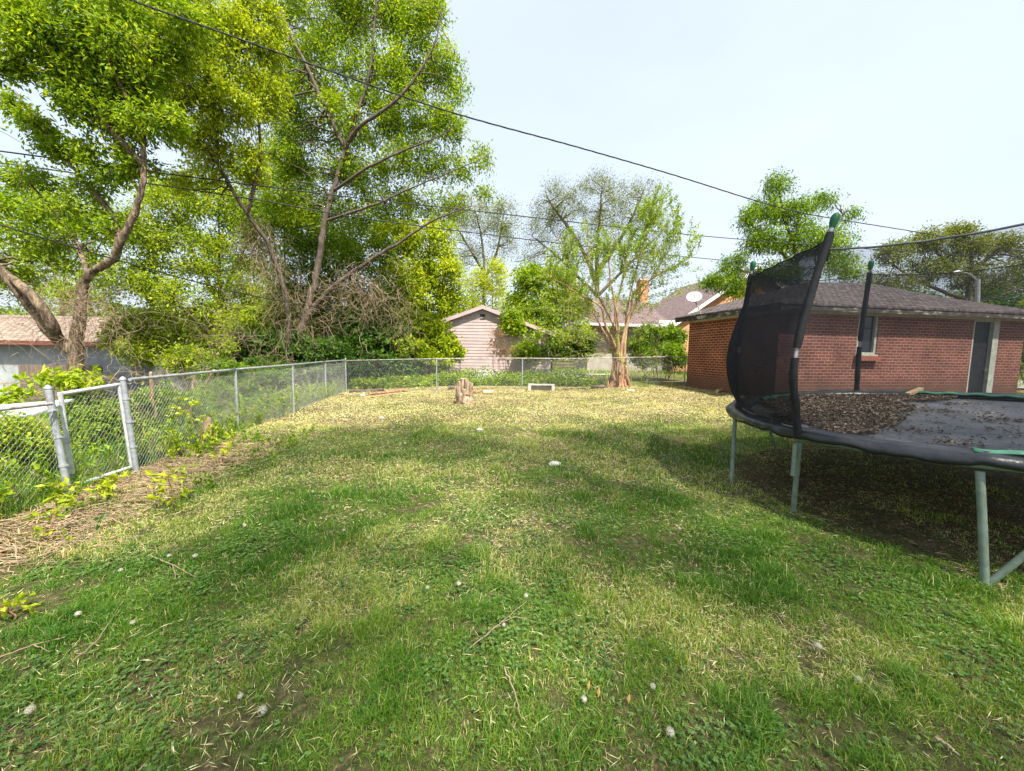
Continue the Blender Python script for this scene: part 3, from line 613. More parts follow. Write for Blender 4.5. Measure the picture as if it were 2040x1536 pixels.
tree('tree', 'spreading olive tree with dark twisted limbs behind the right half of the garage', 'tree',
     [([base_at(1925, 27), U(1925, 620, 27), U(1935, 530, 27), U(1930, 470, 27)], [.2, .17, .12, .05]), ([U(1932, 560, 27), U(1880, 520, 27), U(1850, 470, 27)], [.15, .1, .04]), ([U(1932, 545, 27), U(1985, 500, 27), U(2030, 470, 27)], [.15, .1, .04]), ([U(1930, 600, 27), U(1830, 560, 27), U(1770, 520, 27)], [.14, .1, .04])],
     [B(1910, 460, 34, 18, 27, 6, 50), B(1850, 480, 42, 28, 27, 6, 70), B(1780, 505, 40, 28, 27, 6, 60), B(1920, 500, 50, 28, 27, 6, 80), B(1990, 485, 42, 28, 27, 6, 70), B(1860, 540, 60, 32, 27, 7, 90), B(1960, 550, 60, 32, 27, 7, 90), B(2045, 510, 40, 40, 27, 6, 60), B(1780, 565, 60, 28, 27, 6, 60), B(2090, 560, 60, 60, 27, 6, 60)],
     base_at(1925, 27), BARK, LEAF_O, per=22, L=.17, W_=.075, spread=.2, droop=.2, seed=52, tw=.01, sec=(.07, .02), lo=.0, hi=.9)
simple_tree('tree', 'dark low tree at the far right behind the street lamp', 2010, 560, 34,
            [B(1960, 590, 60, 40, 34, 6, 60), B(2040, 590, 60, 50, 34, 6, 70), B(1900, 620, 60, 35, 34, 6, 60), B(2010, 650, 90, 40, 34, 6, 80), B(1820, 600, 60, 30, 34, 6, 60), B(1740, 590, 60, 30, 34, 6, 50), B(2110, 640, 80, 80, 34, 6, 80)],
            LEAF_D, per=24, L=.26, W_=.14, spread=.3, seed=53, lo=.2, hi=1., tw=.01)

# unseen tree added behind the camera, shaped to shade the near lawn ---------------------------------------
VOID = 0.
def added_shade_tree():
    rt = np.random.default_rng(5); bs = np.array([14.5, -7.5, .4])
    limbs = [([bs, bs + [0, .2, 3.5], bs + [-.6, .8, 8], bs + [-2.6, 2.4, 13.6], bs + [-6, 3.4, 14.6], bs + [-11, 3.4, 14.4]], [.4, .3, .2, .09, .05, .02])]
    blobs = []
    for gx_ in np.arange(1.6, 15.0, 1.7):
        for gy_ in np.arange(-8.4, -.1, 1.55):
            c = np.array([gx_ + rt.normal() * .35, gy_ + rt.normal() * .35, rt.uniform(12.5, 15.0)])
            if rt.random() < .3: limbs.append(([bs + [-2.6, 2.4, 13.6], (bs + [-2.6, 2.4, 13.6] + c) / 2 + [0, 0, .4], c], [.045, .03, .015]))
            blobs.append((c, (1.5, 1.4, 1.1), 5, 15 if gx_ > 7 else 11))
    tree('tree', 'unseen leafy tree added behind the camera to shade the near lawn', 'tree', limbs, blobs, bs, BARK, LEAF_G, per=30, L=.12, W_=.07, spread=.45, seed=6)
added_shade_tree()

# ------------------------------------------------------------------ buildings
def uvmesh(name, quads, matr, parent, split=None):
    """quads: list of (4 corners, 4 uvs)"""
    V = np.concatenate([np.array(q, float) for q, _ in quads]); Fq = np.arange(len(V)).reshape(-1, 4)
    uv = np.concatenate([np.array(u, float) for _, u in quads])
    return link(name, raw_mesh(name, V, [Fq], False, None, uv), matr, parent)
def frame_map(P0, ang):
    ex = np.array([math.cos(ang), math.sin(ang), 0]); ey = np.array([-math.sin(ang), math.cos(ang), 0])
    M = Matrix.Identity(4)
    for i in range(3): M[i][0], M[i][1], M[i][2] = ex[i], ey[i], (0, 0, 1)[i]; M[i][3] = float(P0[i])
    return M
def tr(M, P): return np.asarray(P, float) @ np.array(M.to_3x3()).T + np.array(M.translation)
def wall_holes(M, x0, x1, z0, z1, y, holes, thick, out=-1):
    """rectangular wall in the local x-z plane at y with openings; returns quads with metre uvs, incl. reveals"""
    X = sorted({x0, x1, *[h[0] for h in holes], *[h[1] for h in holes]}); Z = sorted({z0, z1, *[h[2] for h in holes], *[h[3] for h in holes]})
    q = []
    for a, b in zip(X[:-1], X[1:]):
        for c, d in zip(Z[:-1], Z[1:]):
            cx, cz = (a + b) / 2, (c + d) / 2
            if any(h[0] < cx < h[1] and h[2] < cz < h[3] for h in holes): continue
            for yy, fl in ((y, 0), (y + thick, 1)):
                P = [[a, yy, c], [b, yy, c], [b, yy, d], [a, yy, d]]; uv = [[p_[0], p_[2]] for p_ in P]
                if fl: P, uv = P[::-1], uv[::-1]
                q.append((tr(M, P), uv))
    for h in holes:
        a, b, c, d = h
        for P in ([[a, y, c], [a, y, d], [a, y + thick, d], [a, y + thick, c]], [[b, y, d], [b, y, c], [b, y + thick, c], [b, y + thick, d]],
                  [[a, y, d], [b, y, d], [b, y + thick, d], [a, y + thick, d]], [[b, y, c], [a, y, c], [a, y + thick, c], [b, y + thick, c]]):
            q.append((tr(M, P), [[p_[0] + p_[1], p_[2]] for p_ in P]))
    return q
def shingle_mat(name, c1, c2, dark):
    mt, n, out = mat(name); uv = n.nodes.new('ShaderNodeUVMap'); uv.uv_map = 'UVMap'
    wob = n.nodes.new('ShaderNodeVectorMath'); wob.operation = 'MULTIPLY_ADD'
    nn = n.nodes.new('ShaderNodeTexNoise'); nn.inputs['Scale'].default_value = 6; n.links.new(uv.outputs[0], nn.inputs['Vector'])
    n.links.new(nn.outputs['Color'], wob.inputs[0]); wob.inputs[1].default_value = (.05, .05, 0); n.links.new(uv.outputs[0], wob.inputs[2])
    b = n.nodes.new('ShaderNodeTexBrick'); b.inputs['Scale'].default_value = 1; b.inputs['Brick Width'].default_value = .22; b.inputs['Row Height'].default_value = .13; b.inputs['Mortar Size'].default_value = .012
    b.inputs['Color1'].default_value = (*c1, 1); b.inputs['Color2'].default_value = (*c2, 1); b.inputs['Mortar'].default_value = (*dark, 1); n.links.new(wob.outputs[0], b.inputs['Vector'])
    col = mixc(n, .8, b.outputs['Color'], ramp(n, [(.28, (.45, .43, .42)), (.5, (.95, .92, .9)), (.72, (1.7, 1.65, 1.6))], noise(n, 5, 6, .75, uv.outputs[0])), 'MULTIPLY')
    p = n.nodes.new('ShaderNodeBsdfPrincipled'); p.inputs['Roughness'].default_value = .95; p.inputs['Specular IOR Level'].default_value = .15
    n.links.new(col, p.inputs['Base Color'])
    h = math_node(n, 'ADD', math_node(n, 'MULTIPLY', b.outputs['Fac'], -1.0), noise(n, 11, 4, .8, uv.outputs[0]))
    n.links.new(bump(n, h, 1.0, .03), p.inputs['Normal']); n.links.new(p.outputs[0], out.inputs[0]); return mt
ROOF = shingle_mat('old_dark_shingles', (.085, .074, .076), (.16, .135, .135), (.02, .018, .019))
ROOFP = shingle_mat('mauve_shingles', (.16, .12, .125), (.23, .18, .18), (.07, .055, .055))
ROOFT = shingle_mat('tan_shingles', (.25, .20, .165), (.34, .28, .235), (.12, .09, .075))
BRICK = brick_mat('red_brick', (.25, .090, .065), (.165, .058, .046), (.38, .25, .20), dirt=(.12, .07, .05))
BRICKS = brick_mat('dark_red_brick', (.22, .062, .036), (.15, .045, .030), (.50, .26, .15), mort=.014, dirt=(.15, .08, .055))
BRICKO = brick_mat('orange_brick', (.62, .30, .14), (.52, .23, .10), (.60, .42, .28))
SOLD = brick_mat('soldier_brick', (.32, .095, .058), (.25, .075, .048), (.30, .19, .15), bw=.067, bh=.203)
PEEL = surf_mat('peeling_white_paint', [(.42, (.04, .034, .03)), (.56, (.10, .085, .075)), (.62, (.36, .34, .30)), (.75, (.58, .56, .50))], 3.2, .8, .4, .004, stretch=(1, 1, 2.5), detail=6)
CREAM = surf_mat('cream_paint', [(.3, (.34, .32, .26)), (.5, (.48, .46, .39)), (.7, (.58, .55, .47))], 5, .7, .2, .003)
GREYP = surf_mat('grey_green_frame_paint', [(.3, (.30, .32, .28)), (.5, (.40, .42, .37)), (.7, (.50, .51, .47))], 6, .7, .2, .003)
GLASS, n, out = mat('dark_window_glass')
p = n.nodes.new('ShaderNodeBsdfPrincipled'); p.inputs['Base Color'].default_value = (.025, .03, .035, 1); p.inputs['Roughness'].default_value = .12; p.inputs['Specular IOR Level'].default_value = .5; n.links.new(p.outputs[0], out.inputs[0])
DOORM = surf_mat('black_door_paint', [(.3, (.008, .010, .012)), (.7, (.022, .026, .03))], 5, .55, .2, .003)
WHITE = surf_mat('white_trim', [(.3, (.62, .62, .60)), (.7, (.80, .80, .78))], 6, .6, .1, .002)

GL, GD, ZW = 9.3, 4.1, 2.58
def garage():
    P0 = np.array([7.63, 10.9, .45]); M = frame_map(P0, math.atan2(.17, .985))
    root = empty('brick_garage', P0, math.atan2(.17, .985)); tag(root, 'red brick garage with a sagging dark hipped roof behind the trampoline', 'garage')
    ws, wz = (2.72, 3.46), (1.22, 2.46); ds = (7.14, 8.2)
    SOH = .22
    q = wall_holes(M, 0, GL, -.35, ZW, 0, [(ws[0], ws[1], wz[0], ZW - .06), (ds[0], ds[1], -.02, ZW - .05)], .16)
    uvmesh('front_wall', q, BRICK, root)
    Ms = M @ Matrix.Translation(Vector((0, GD, 0))) @ Matrix.Rotation(-math.pi / 2, 4, 'Z')
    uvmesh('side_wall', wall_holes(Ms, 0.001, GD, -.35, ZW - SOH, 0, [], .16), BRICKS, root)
    uvmesh('soldier_course', wall_holes(Ms, 0.001, GD, ZW - SOH + .001, ZW, -.004, [], .12), SOLD, root)
    Mr = M @ Matrix.Translation(Vector((GL, 0, 0))) @ Matrix.Rotation(math.pi / 2, 4, 'Z')
    uvmesh('side_wall', wall_holes(Mr, .165, GD, -.35, ZW, 0, [], .16), BRICK, root)
    Mb = M @ Matrix.Translation(Vector((GL - .165, GD, 0))) @ Matrix.Rotation(math.pi, 4, 'Z')
    uvmesh('rear_wall', wall_holes(Mb, 0, GL - .33, -.35, ZW, .165, [], .16), BRICK, root)
    # roof: hipped, with thickness, sag and ragged shingle butts
    oh = .40; x0, x1, y0, y1 = -oh, GL + oh, -oh, GD + oh; zb = ZW + .06; rz_ = 1.17; hx = (y1 - y0) / 2
    def zr(x, y):
        d = np.minimum.reduce([(x - x0) * hx / 3.4, (x1 - x) * hx / 3.9, y - y0, y1 - y]); z = zb + np.minimum(d, hx) / hx * rz_
        return z + .035 * np.sin(x * 1.3 + 1) * np.minimum(1, d) + .012 * (N1(x, y, 9) - .5)
    nxx, nyy = 150, 64; gx = np.linspace(x0, x1, nxx); gy = np.linspace(y0, y1, nyy); A, Bq = np.meshgrid(gx, gy)
    Z = zr(A, Bq); V = tr(M, np.stack([A, Bq, Z], -1).reshape(-1, 3)); V2 = V - [0, 0, .05]
    ii = (np.arange(nyy - 1)[:, None] * nxx + np.arange(nxx - 1)[None]).reshape(-1); F = np.stack([ii, ii + 1, ii + nxx + 1, ii + nxx], 1)
    nV = len(V); ring = np.concatenate([np.arange(nxx), np.arange(1, nyy) * nxx + nxx - 1, (nyy - 1) * nxx + np.arange(nxx - 2, -1, -1), np.arange(nyy - 2, 0, -1) * nxx])
    r2 = np.roll(ring, -1); S = np.stack([r2, ring, ring + nV, r2 + nV], 1)
    Fa = np.concatenate([F, F[:, ::-1] + nV, S]); VV = np.concatenate([V, V2])
    loc = np.concatenate([np.stack([A, Bq], -1).reshape(-1, 2)] * 2)
    # uv: slopes facing front/back use x along, ends use y along
    cen = loc[Fa].mean(1); dd = np.stack([(cen[:, 0] - x0) * hx / 3.4, (x1 - cen[:, 0]) * hx / 3.9, cen[:, 1] - y0, y1 - cen[:, 1]]).argmin(0)
    uv = np.where((dd >= 2)[:, None, None], loc[Fa], loc[Fa][:, :, ::-1]) * np.array([1, 1.15])
    link('roof', raw_mesh('roof', VV, [Fa], False, None, uv), ROOF, root)
    for (a, b) in (((x0 + .03, y0 + .02, zb - .19), (x1 - .03, y0 + .05, zb - .055)), ((x0 + .02, y0 + .055, zb - .19), (x0 + .05, y1 - .02, zb - .055)), ((x1 - .05, y0 + .055, zb - .19), (x1 - .02, y1 - .02, zb - .055))):
        MB().box(a, b, M).build('fascia', PEEL, root)
    MB().box((x0 + .055, y0 + .055, zb - .12), (x1 - .055, -.02, zb - .10), M).box((x0 + .055, -.018, zb - .12), (-.02, y1 - .1, zb - .10), M).build('soffit', CREAM, root)
    MB().box((-.03, -.032, ZW - .17), (GL, -.006, ZW - .045), M).box((-.036, -.005, ZW - .17), (-.008, GD, ZW - .045), M).build('frieze_board', CREAM, root)
    # window
    fr = MB(); a, b, c, d = ws[0], ws[1], wz[0], ZW - .06
    fr.box((a + .002, .02, c + .002), (a + .085, .13, d - .002), M).box((b - .085, .02, c + .002), (b - .002, .13, d - .002), M).box((a + .085, .02, d - .09), (b - .085, .13, d - .002), M).box((a + .085, .02, c + .002), (b - .085, .13, c + .10), M)
    wf = empty_child('window', root); tag(wf)
    fr.build('frame', GREYP, wf)
    MB().box((a + .087, .085, c + .102), (b - .087, .095, d - .092), M).build('pane', GLASS, wf)
    MB().box((a + .087, .06, (c + d) / 2 + .16), (b - .087, .083, (c + d) / 2 + .20), M).build('meeting_rail', DOORM, wf)
    MB().box((a - .05, -.15, c - .15), (b + .02, -.006, c - .012), M).build('sill', surf_mat('brick_sill', [(.3, (.26, .085, .055)), (.7, (.40, .15, .10))], 14, .9, .4, .004), wf)
    MB().box((a + .03, -.075, c - .008), (b - .03, .018, c + .04), M).build('wooden_sill', CREAM, wf)
    dr = empty_child('door', root)
    a, b, d = ds[0], ds[1], ZW - .05
    fr = MB().box((a + .002, .0, -.3), (a + .055, .13, d - .004), M).box((b - .24, -.012, -.3), (b - .002, .13, d - .004), M).box((a + .055, .0, d - .17), (b - .24, .13, d - .004), M)
    fr.build('frame', GREYP, dr)
    pn = MB().box((a + .058, .085, -.3), (b - .243, .12, d - .175), M)
    for zz in (.15, .95, 1.55): pn.box((a + .16, .070, zz), (b - .34, .083, zz + (.6 if zz < .9 else .45)), M)
    pn.build('panel', DOORM, dr)
    MB().box((b - .32, .03, .80), (b - .27, .083, .84), M).build('handle', GALV, dr)
def empty_child(name, parent):
    o = bpy.data.objects.new(name, None); scene.collection.objects.link(o); o.parent = parent; o.empty_display_size = .1
    PW[o.name] = PW[parent.name].copy(); return o
garage()

LAP = surf_mat('pink_lap_siding', [(.3, (.36, .275, .27)), (.5, (.44, .345, .34)), (.7, (.50, .40, .39))], 1.5, .7, .15, .004)
def shed():
    Y = 18.3; zb = float(gz(-1.5, Y)); xl = (878 - 1020) / FOC * Y - .3; xr = (1040 - 1020) / FOC * Y + .4
    xa = U(962, 612, Y)[0]; za = U(962, 612, Y)[2]; ze = U(875, 643, Y)[2]
    root = empty('shed', (xa, Y, zb)); tag(root, 'pale pink lap-sided shed with a low gable behind the back fence', 'shed')
    W_ = 3.3; xl = xa - W_; xr = xa + W_; ze = za - W_ * ((za - ze) / (xa - U(875, 643, Y)[0]))
    gm = MB(); h = .15; z = zb - .1; k = 0
    while z < za - .05:
        z2 = min(z + h, za - .02)
        def half(zz): return W_ if zz <= ze else W_ * (za - zz) / (za - ze)
        w1, w2 = half(z), half(z2)
        V = [[xa - w1, Y - .012, z], [xa + w1, Y - .012, z], [xa + w2, Y + .004, z2], [xa - w2, Y + .004, z2], [xa - w1, Y + .02, z], [xa + w1, Y + .02, z]]
        gm.add(V, [[0, 1, 2, 3], [4, 5, 1, 0]]); z = z2
    gm.box((xl, Y + .03, zb - .1), (xr, Y + 5, ze))
    gm.build('wall', LAP, root)
    rf = MB()
    for s in (-1, 1):
        e = np.array([xa + s * (W_ + .15), Y - .2, ze - .15 * (za - ze) / W_]); pk = np.array([xa, Y - .2, za])
        V = np.array([e, pk, pk + [0, 5.4, 0], e + [0, 5.4, 0]]); V = np.vstack([V + [0, 0, .02], V + [0, 0, .09]])
        rf.add(V, [[0, 1, 2, 3], [7, 6, 5, 4], [4, 5, 1, 0], [5, 6, 2, 1], [6, 7, 3, 2], [7, 4, 0, 3]])
    rf.build('roof', ROOFT, root)
    tm = MB()
    for s in (-1, 1):
        e = np.array([xa + s * (W_ + .15), Y - .225, ze - .15 * (za - ze) / W_]); pk = np.array([xa, Y - .225, za])
        V = np.array([e - [0, 0, .10], pk - [0, 0, .10], pk + [0, 0, .07], e + [0, 0, .07]]); V = np.vstack([V, V + [0, .02, 0]])
        tm.add(V, [[0, 1, 2, 3], [7, 6, 5, 4], [3, 2, 6, 7], [0, 4, 5, 1]])
    tm.build('gable_trim', LAP, root)
    MB().box((xa - .12, Y - .04, za - .55), (xa + .12, Y - .005, za - .32)).build('vent', PEEL, root)
shed()

def left_house():
    Y = 12.2; P0 = np.array([(0 - 1020) / FOC * Y - 3, Y - .5, 0.]); ang = R(4); M = frame_map(P0, ang)
    root = empty('house', P0, ang); tag(root, 'low grey-painted outbuilding with a red-edged tan roof at the far left', 'house')
    Lx = 7.3; ze = 1.72; GREY = surf_mat('grey_blue_wall_paint', [(.3, (.22, .25, .26)), (.5, (.31, .34, .35)), (.7, (.42, .44, .44))], 2.5, .85, .2, .004)
    MB().box((0, 0, -.2), (Lx, 4, ze), M).build('wall', GREY, root)
    q = []
    e0, e1 = ze - .02, ze + 1.0
    q.append((tr(M, [[-.3, -.35, e0 + .06], [Lx + .3, -.35, e0 + .06], [Lx + .3, 2.1, e1], [-.3, 2.1, e1]]), [[0, 0], [9.6, 0], [9.6, 2.6], [0, 2.6]]))
    q.append((tr(M, [[-.3, 2.1, e1], [Lx + .3, 2.1, e1], [Lx + .3, 4.4, e0], [-.3, 4.4, e0]]), [[0, 0], [9.6, 0], [9.6, 2.6], [0, 2.6]]))
    uvmesh('roof', q, ROOFT, root)
    MB().box((-.3, -.36, ze - .09), (Lx + .3, -.33, ze + .045), M).build('fascia', surf_mat('red_brown_paint', [(.3, (.10, .035, .025)), (.7, (.20, .075, .05))], 7, .7, .2, .003), root)
    # low boards leaning against the wall
    MB().box((4.9, -.9, 0), (7.2, -.86, 1.05), M).build('board_screen', surf_mat('weathered_boards', [(.3, (.10, .075, .06)), (.7, (.22, .17, .14))], 8, .9, .4, .01, stretch=(4, 1, .3)), root)
left_house()

def orange_house():
    # gable wall seen left of the garage, main roof sloping down to the left
    Y = 27.; P0 = np.array([U(1345, 640, Y)[0], Y, float(gz(10, Y))]); ang = math.atan2(.17, .985); M = frame_map(P0, ang)
    root = empty('house', P0, ang); tag(root, 'orange brick house with a steep mauve roof, white rakes and a chimney behind the garage', 'house')
    zb = 0; S_ = 27 / 750.
    ze = U(1350, 640, Y)[2] - P0[2]; zp = U(1520, 525, Y)[2] - P0[2]; W2 = 6.1
    # gable front: x 0..2*W2, apex at W2
    gw = MB(); V = tr(M, [[0, 0, -.5], [2 * W2, 0, -.5], [2 * W2, 0, ze], [W2, 0, zp - .15], [0, 0, ze]])
    quads = [(V[[0, 1, 2, 4]], [[0, 0], [12.2, 0], [12.2, ze], [0, ze]]), (V[[4, 2, 3, 3]], [[0, ze], [12.2, ze], [W2, zp], [W2, zp]])]
    Vq = np.concatenate([V[[0, 1, 2, 4]], V[[4, 2, 3]]]); uv = np.array([[0, 0], [12.2, 0], [12.2, ze], [0, ze], [0, ze], [12.2, ze], [W2, zp]])
    # raw_mesh puts faces in list order
    link('wall', raw_mesh('wall', Vq, [np.array([[0, 1, 2, 3]]), np.array([[4, 5, 6]])], False, None, uv), BRICKO, root)
    q = []; dp = 9.; o = .45; sl = (zp - ze) / W2
    for s in (0, 1):
        xe = -.5 if s == 0 else 2 * W2 + .5; zz = ze - .5 * sl
        P = [[xe, -o, zz], [W2, -o, zp], [W2, dp, zp], [xe, dp, zz]]; ln = math.hypot(W2 + .5, zp - zz)
        uv = [[0, 0], [0, ln], [dp, ln], [dp, 0]]
        if s: P, uv = P[::-1], uv[::-1]
        q.append((tr(M, P), uv)); q.append((tr(M, [[a[0], a[1], a[2] - .08] for a in P[::-1]]), uv[::-1]))
    # front-left lower wing roof that slopes towards the viewer
    q.append((tr(M, [[-6.5, -.6, ze - .35], [-.55, -.6, ze - .35], [-.55, 3.4, ze + 1.9], [-6.5, 3.4, ze + 1.9]]), [[0, 0], [6, 0], [6, 4.6], [0, 4.6]]))
    uvmesh('roof', q, ROOFP, root)
    tm = MB()
    for s in (0, 1):
        xe = -.5 if s == 0 else 2 * W2 + .5; zz = ze - .5 * sl
        V = tr(M, [[xe, -o - .03, zz - .22], [W2, -o - .03, zp - .22], [W2, -o - .03, zp + .05], [xe, -o - .03, zz + .05]]); tm.add(np.vstack([V, V + [0, .03, 0]]), [[0, 1, 2, 3], [3, 2, 6, 7], [0, 4, 5, 1]])
    tm.box((-1.6, -.66, ze - .50), (-.35, -.35, ze - .02), M).box((-6.6, -.68, ze - .5), (-1.62, -.60, ze - .33), M)
    tm.build('white_trim', WHITE, root)
    MB().box((-6.3, .4, -.5), (-.6, 3.3, ze - .34), M).build('wing_wall', surf_mat('cream_wing_wall', [(.3, (.26, .23, .19)), (.7, (.38, .35, .30))], 3, .85, .2), root)
    xc = -.8
    cz = U(1327, 540, Y)[2] - P0[2]
    ch = wall_holes(M, -1.15, -.45, ze + .6, cz - .12, 3.0, [], .7)
    for xx in (-1.15, -.45): ch.append((tr(M, [[xx, 3.0, ze + .6], [xx, 3.7, ze + .6], [xx, 3.7, cz - .12], [xx, 3.0, cz - .12]]), [[0, 0], [.7, 0], [.7, 3], [0, 3]]))
    uvmesh('chimney', ch, BRICKO, root)
    MB().box((-1.22, 2.95, cz - .12), (-.38, 3.77, cz), M).build('chimney_cap', BRICKO, root)
orange_house()
def dish():
    c = U(1383, 590, 15.5); c = U(1383, 592, 13.2)
    root = empty('satellite_dish', c); tag(root, 'white satellite dish on a bent arm above the left end of the garage roof', 'satellite dish')
    d = norm(np.array([-.35, -.8, .45])); a = norm(np.cross(d, [0, 0, 1])); b = np.cross(a, d)
    k = 28; V = [c]; F3 = []; F4 = []
    rings = [.09, .19, .235]
    for r in rings:
        for i in range(k):
            t = i / k * 2 * math.pi; V.append(c + (a * math.cos(t) * 1.05 + b * math.sin(t) * .9) * r + d * (r * r * .8))
    m_ = MB(); V = np.array(V); m_.add(V, [[0, 1 + i, 1 + (i + 1) % k] for i in range(k)])
    m_.add(V, [[1 + j * k + i, 1 + j * k + (i + 1) % k, 1 + (j + 1) * k + (i + 1) % k, 1 + (j + 1) * k + i] for j in range(2) for i in range(k)])
    V2 = V - d * .012
    m_.add(V2, [[1 + j * k + i, 1 + (j + 1) * k + i, 1 + (j + 1) * k + (i + 1) % k, 1 + j * k + (i + 1) % k] for j in range(2) for i in range(k)])
    m_  .build('reflector', surf_mat('dull_white_enamel', [(.3, (.42, .42, .43)), (.7, (.55, .55, .56))], 6, .6, .1), root, True)
    g_ = U(1396, 618, 13.2)
    MB().tube([c - d * .01, c - d * .08, U(1386, 603, 13.2), U(1391, 612, 13.2), g_ - [0, 0, .12]], .022, 7).build('mast', RUSTY, root)
    MB().tube([c - b * .21, c + d * .30 - b * .10], .012, 6).box(tuple(c + d * .30 - b * .10 - .025), tuple(c + d * .30 - b * .10 + .025)).build('feed_arm', WHITE, root)
dish()
def street_lamp():
    Y = 22.; b = base_at(1944, Y); top = U(1948, 556, Y)
    root = empty('street_lamp', b); tag(root, 'grey street lamp whose curved arm shows above the right end of the garage roof', 'street lamp')
    MB().tube([b, (b + top) / 2, top], [.12, .11, .10], 12).build('pole', GALV, root)
    MB().tube(smooth_path([top - [0, 0, .1], U(1935, 548, Y), U(1922, 543, Y), U(1914, 542, Y)], 10), [.035] * 10, 8).build('arm', GALV, root)
    h = U(1908, 542, Y); MB().tube([h + [.25, 0, .0], h + [0, 0, .02], h - [.25, 0, .02]], [.05, .10, .04], 10).build('lamp_head', GALV, root)
street_lamp()

# ------------------------------------------------------------------ fences
def chain(P0, P1, z0f, z1f, pitch=.058, r=.0013, lean=0):
    """diamond wire mesh between two ground points; z functions of position"""
    P0 = np.asarray(P0, float); P1 = np.asarray(P1, float); L = np.linalg.norm((P1 - P0)[:2]); n_ = int(L / (pitch)); hh = z1f - z0f
    rows = int(hh / (pitch * .55)); ds = pitch
    Ps = []
    t = np.arange(rows + 1)
    for i in range(n_ + 1):
        s = (i + .5 * (t % 2)) * ds / L; s = np.clip(s, 0, 1)
        x = P0[0] + (P1[0] - P0[0]) * s; y = P0[1] + (P1[1] - P0[1]) * s
        g_ = gz(x, y); z = g_ + z0f + hh * t / rows
        off = .004 * np.where(t % 2 == 0, 1, -1)
        Ps.append(np.stack([x + off, y, z], 1))
        if i:
            s = (i - .5 * (t % 2)) * ds / L; s = np.clip(s, 0, 1)
            x = P0[0] + (P1[0] - P0[0]) * s; y = P0[1] + (P1[1] - P0[1]) * s
            Ps.append(np.stack([x - off, y, gz(x, y) + z0f + hh * t / rows], 1))
    P = np.array(Ps); return tubes(P, np.full(P.shape[:2], r), 3)
def post_mesh(b, t, r=.03, cap=True):
    m_ = MB().tube([b, t], [r, r], 14)
    if cap:
        d = norm(np.asarray(t) - np.asarray(b)); P = [t, t + d * .012, t + d * .03, t + d * .045]; m_.tube(P, [r * 1.15, r * 1.15, r * .8, r * .25], 14)
    return m_
def fence_run(name, label, pts, H, posts, rail_r=.021, side='', jitter=0, matp=GALV, railm=GALV, seg_r=.0014, first=True, rp=.024):
    root = empty(name, pts[0]); tag(root, label, 'fence')
    V, F = [], []; off = 0
    for a, b in zip(pts[:-1], pts[1:]):
        v_, f_ = chain(a, b, .03, H + .01, r=seg_r); V.append(v_); F.append(f_ + off); off += len(v_)
    link('wire_mesh', raw_mesh('wire_mesh', np.concatenate(V), [np.concatenate(F)]), WIRE, root)
    rp_ = []
    for a, b in zip(pts[:-1], pts[1:]):
        for s in np.linspace(0, 1, 8): q = np.asarray(a) * (1 - s) + np.asarray(b) * s; rp_.append([q[0], q[1], float(gz(q[0], q[1])) + H])
    MB().tube(rp_, rail_r, 10).build('top_rail', railm, root, True)
    for q in posts:
        z = float(gz(q[0], q[1])); b = np.array([q[0] + (q[2] if len(q) > 2 else 0), q[1], z - .1]); t = np.array([q[0], q[1], z + H + (.0 if len(q) < 4 else q[3])])
        pm = post_mesh(b, t, rp, cap=len(q) > 3)
        for zz in (.25, .55, .85): c = b + (t - b) * zz; pm.tube([c - [0, 0, .012], c + [0, 0, .012]], [rp * 1.25] * 2, 10)
        pm.build('post', matp, root, True)
    return root
g1 = G(137, 985); g2 = G(272, 940); C = G(690, 783)
lf = lambda y: (fence_x(y), y)
H4 = 1.19
def fpt(px, py): q = G(px, py); return np.array([q[0], q[1], 0])
pL = [fpt(272, 940), fpt(475, 860), fpt(586, 823), fpt(650, 796), fpt(690, 783)]
near_left = np.array([g1[0] + .05, 2.2, 0])
fence_run('chain_link_fence', 'grey chain-link fence running back along the left side of the lawn', [pL[0], pL[1], pL[2], pL[3], pL[4]], H4,
          [(*pL[1][:2],), (*pL[2][:2],), (*pL[3][:2],), (*pL[4][:2], 0, .04)], rp=.022)
pB = [pL[4] + np.array([.03, .02, 0]), fpt(870, 781), fpt(1040, 777), fpt(1215, 773), fpt(1366, 767)]
fence_run('chain_link_fence', 'thin chain-link fence crossing the back of the lawn to the garage corner', pB, 1.17,
          [(*pB[1][:2],), (*pB[2][:2],), (pB[4][0] - .06, pB[4][1])], rail_r=.016, rp=.02, railm=RUSTY, seg_r=.0013)
fence_run('chain_link_fence', 'short broken run of chain-link at the left edge, in front of the gate post', [near_left, g1 + [-.02, -.06, 0]], 1.0,
          [(near_left[0], near_left[1])], rail_r=.017, rp=.024, railm=RUSTY, seg_r=.0011)
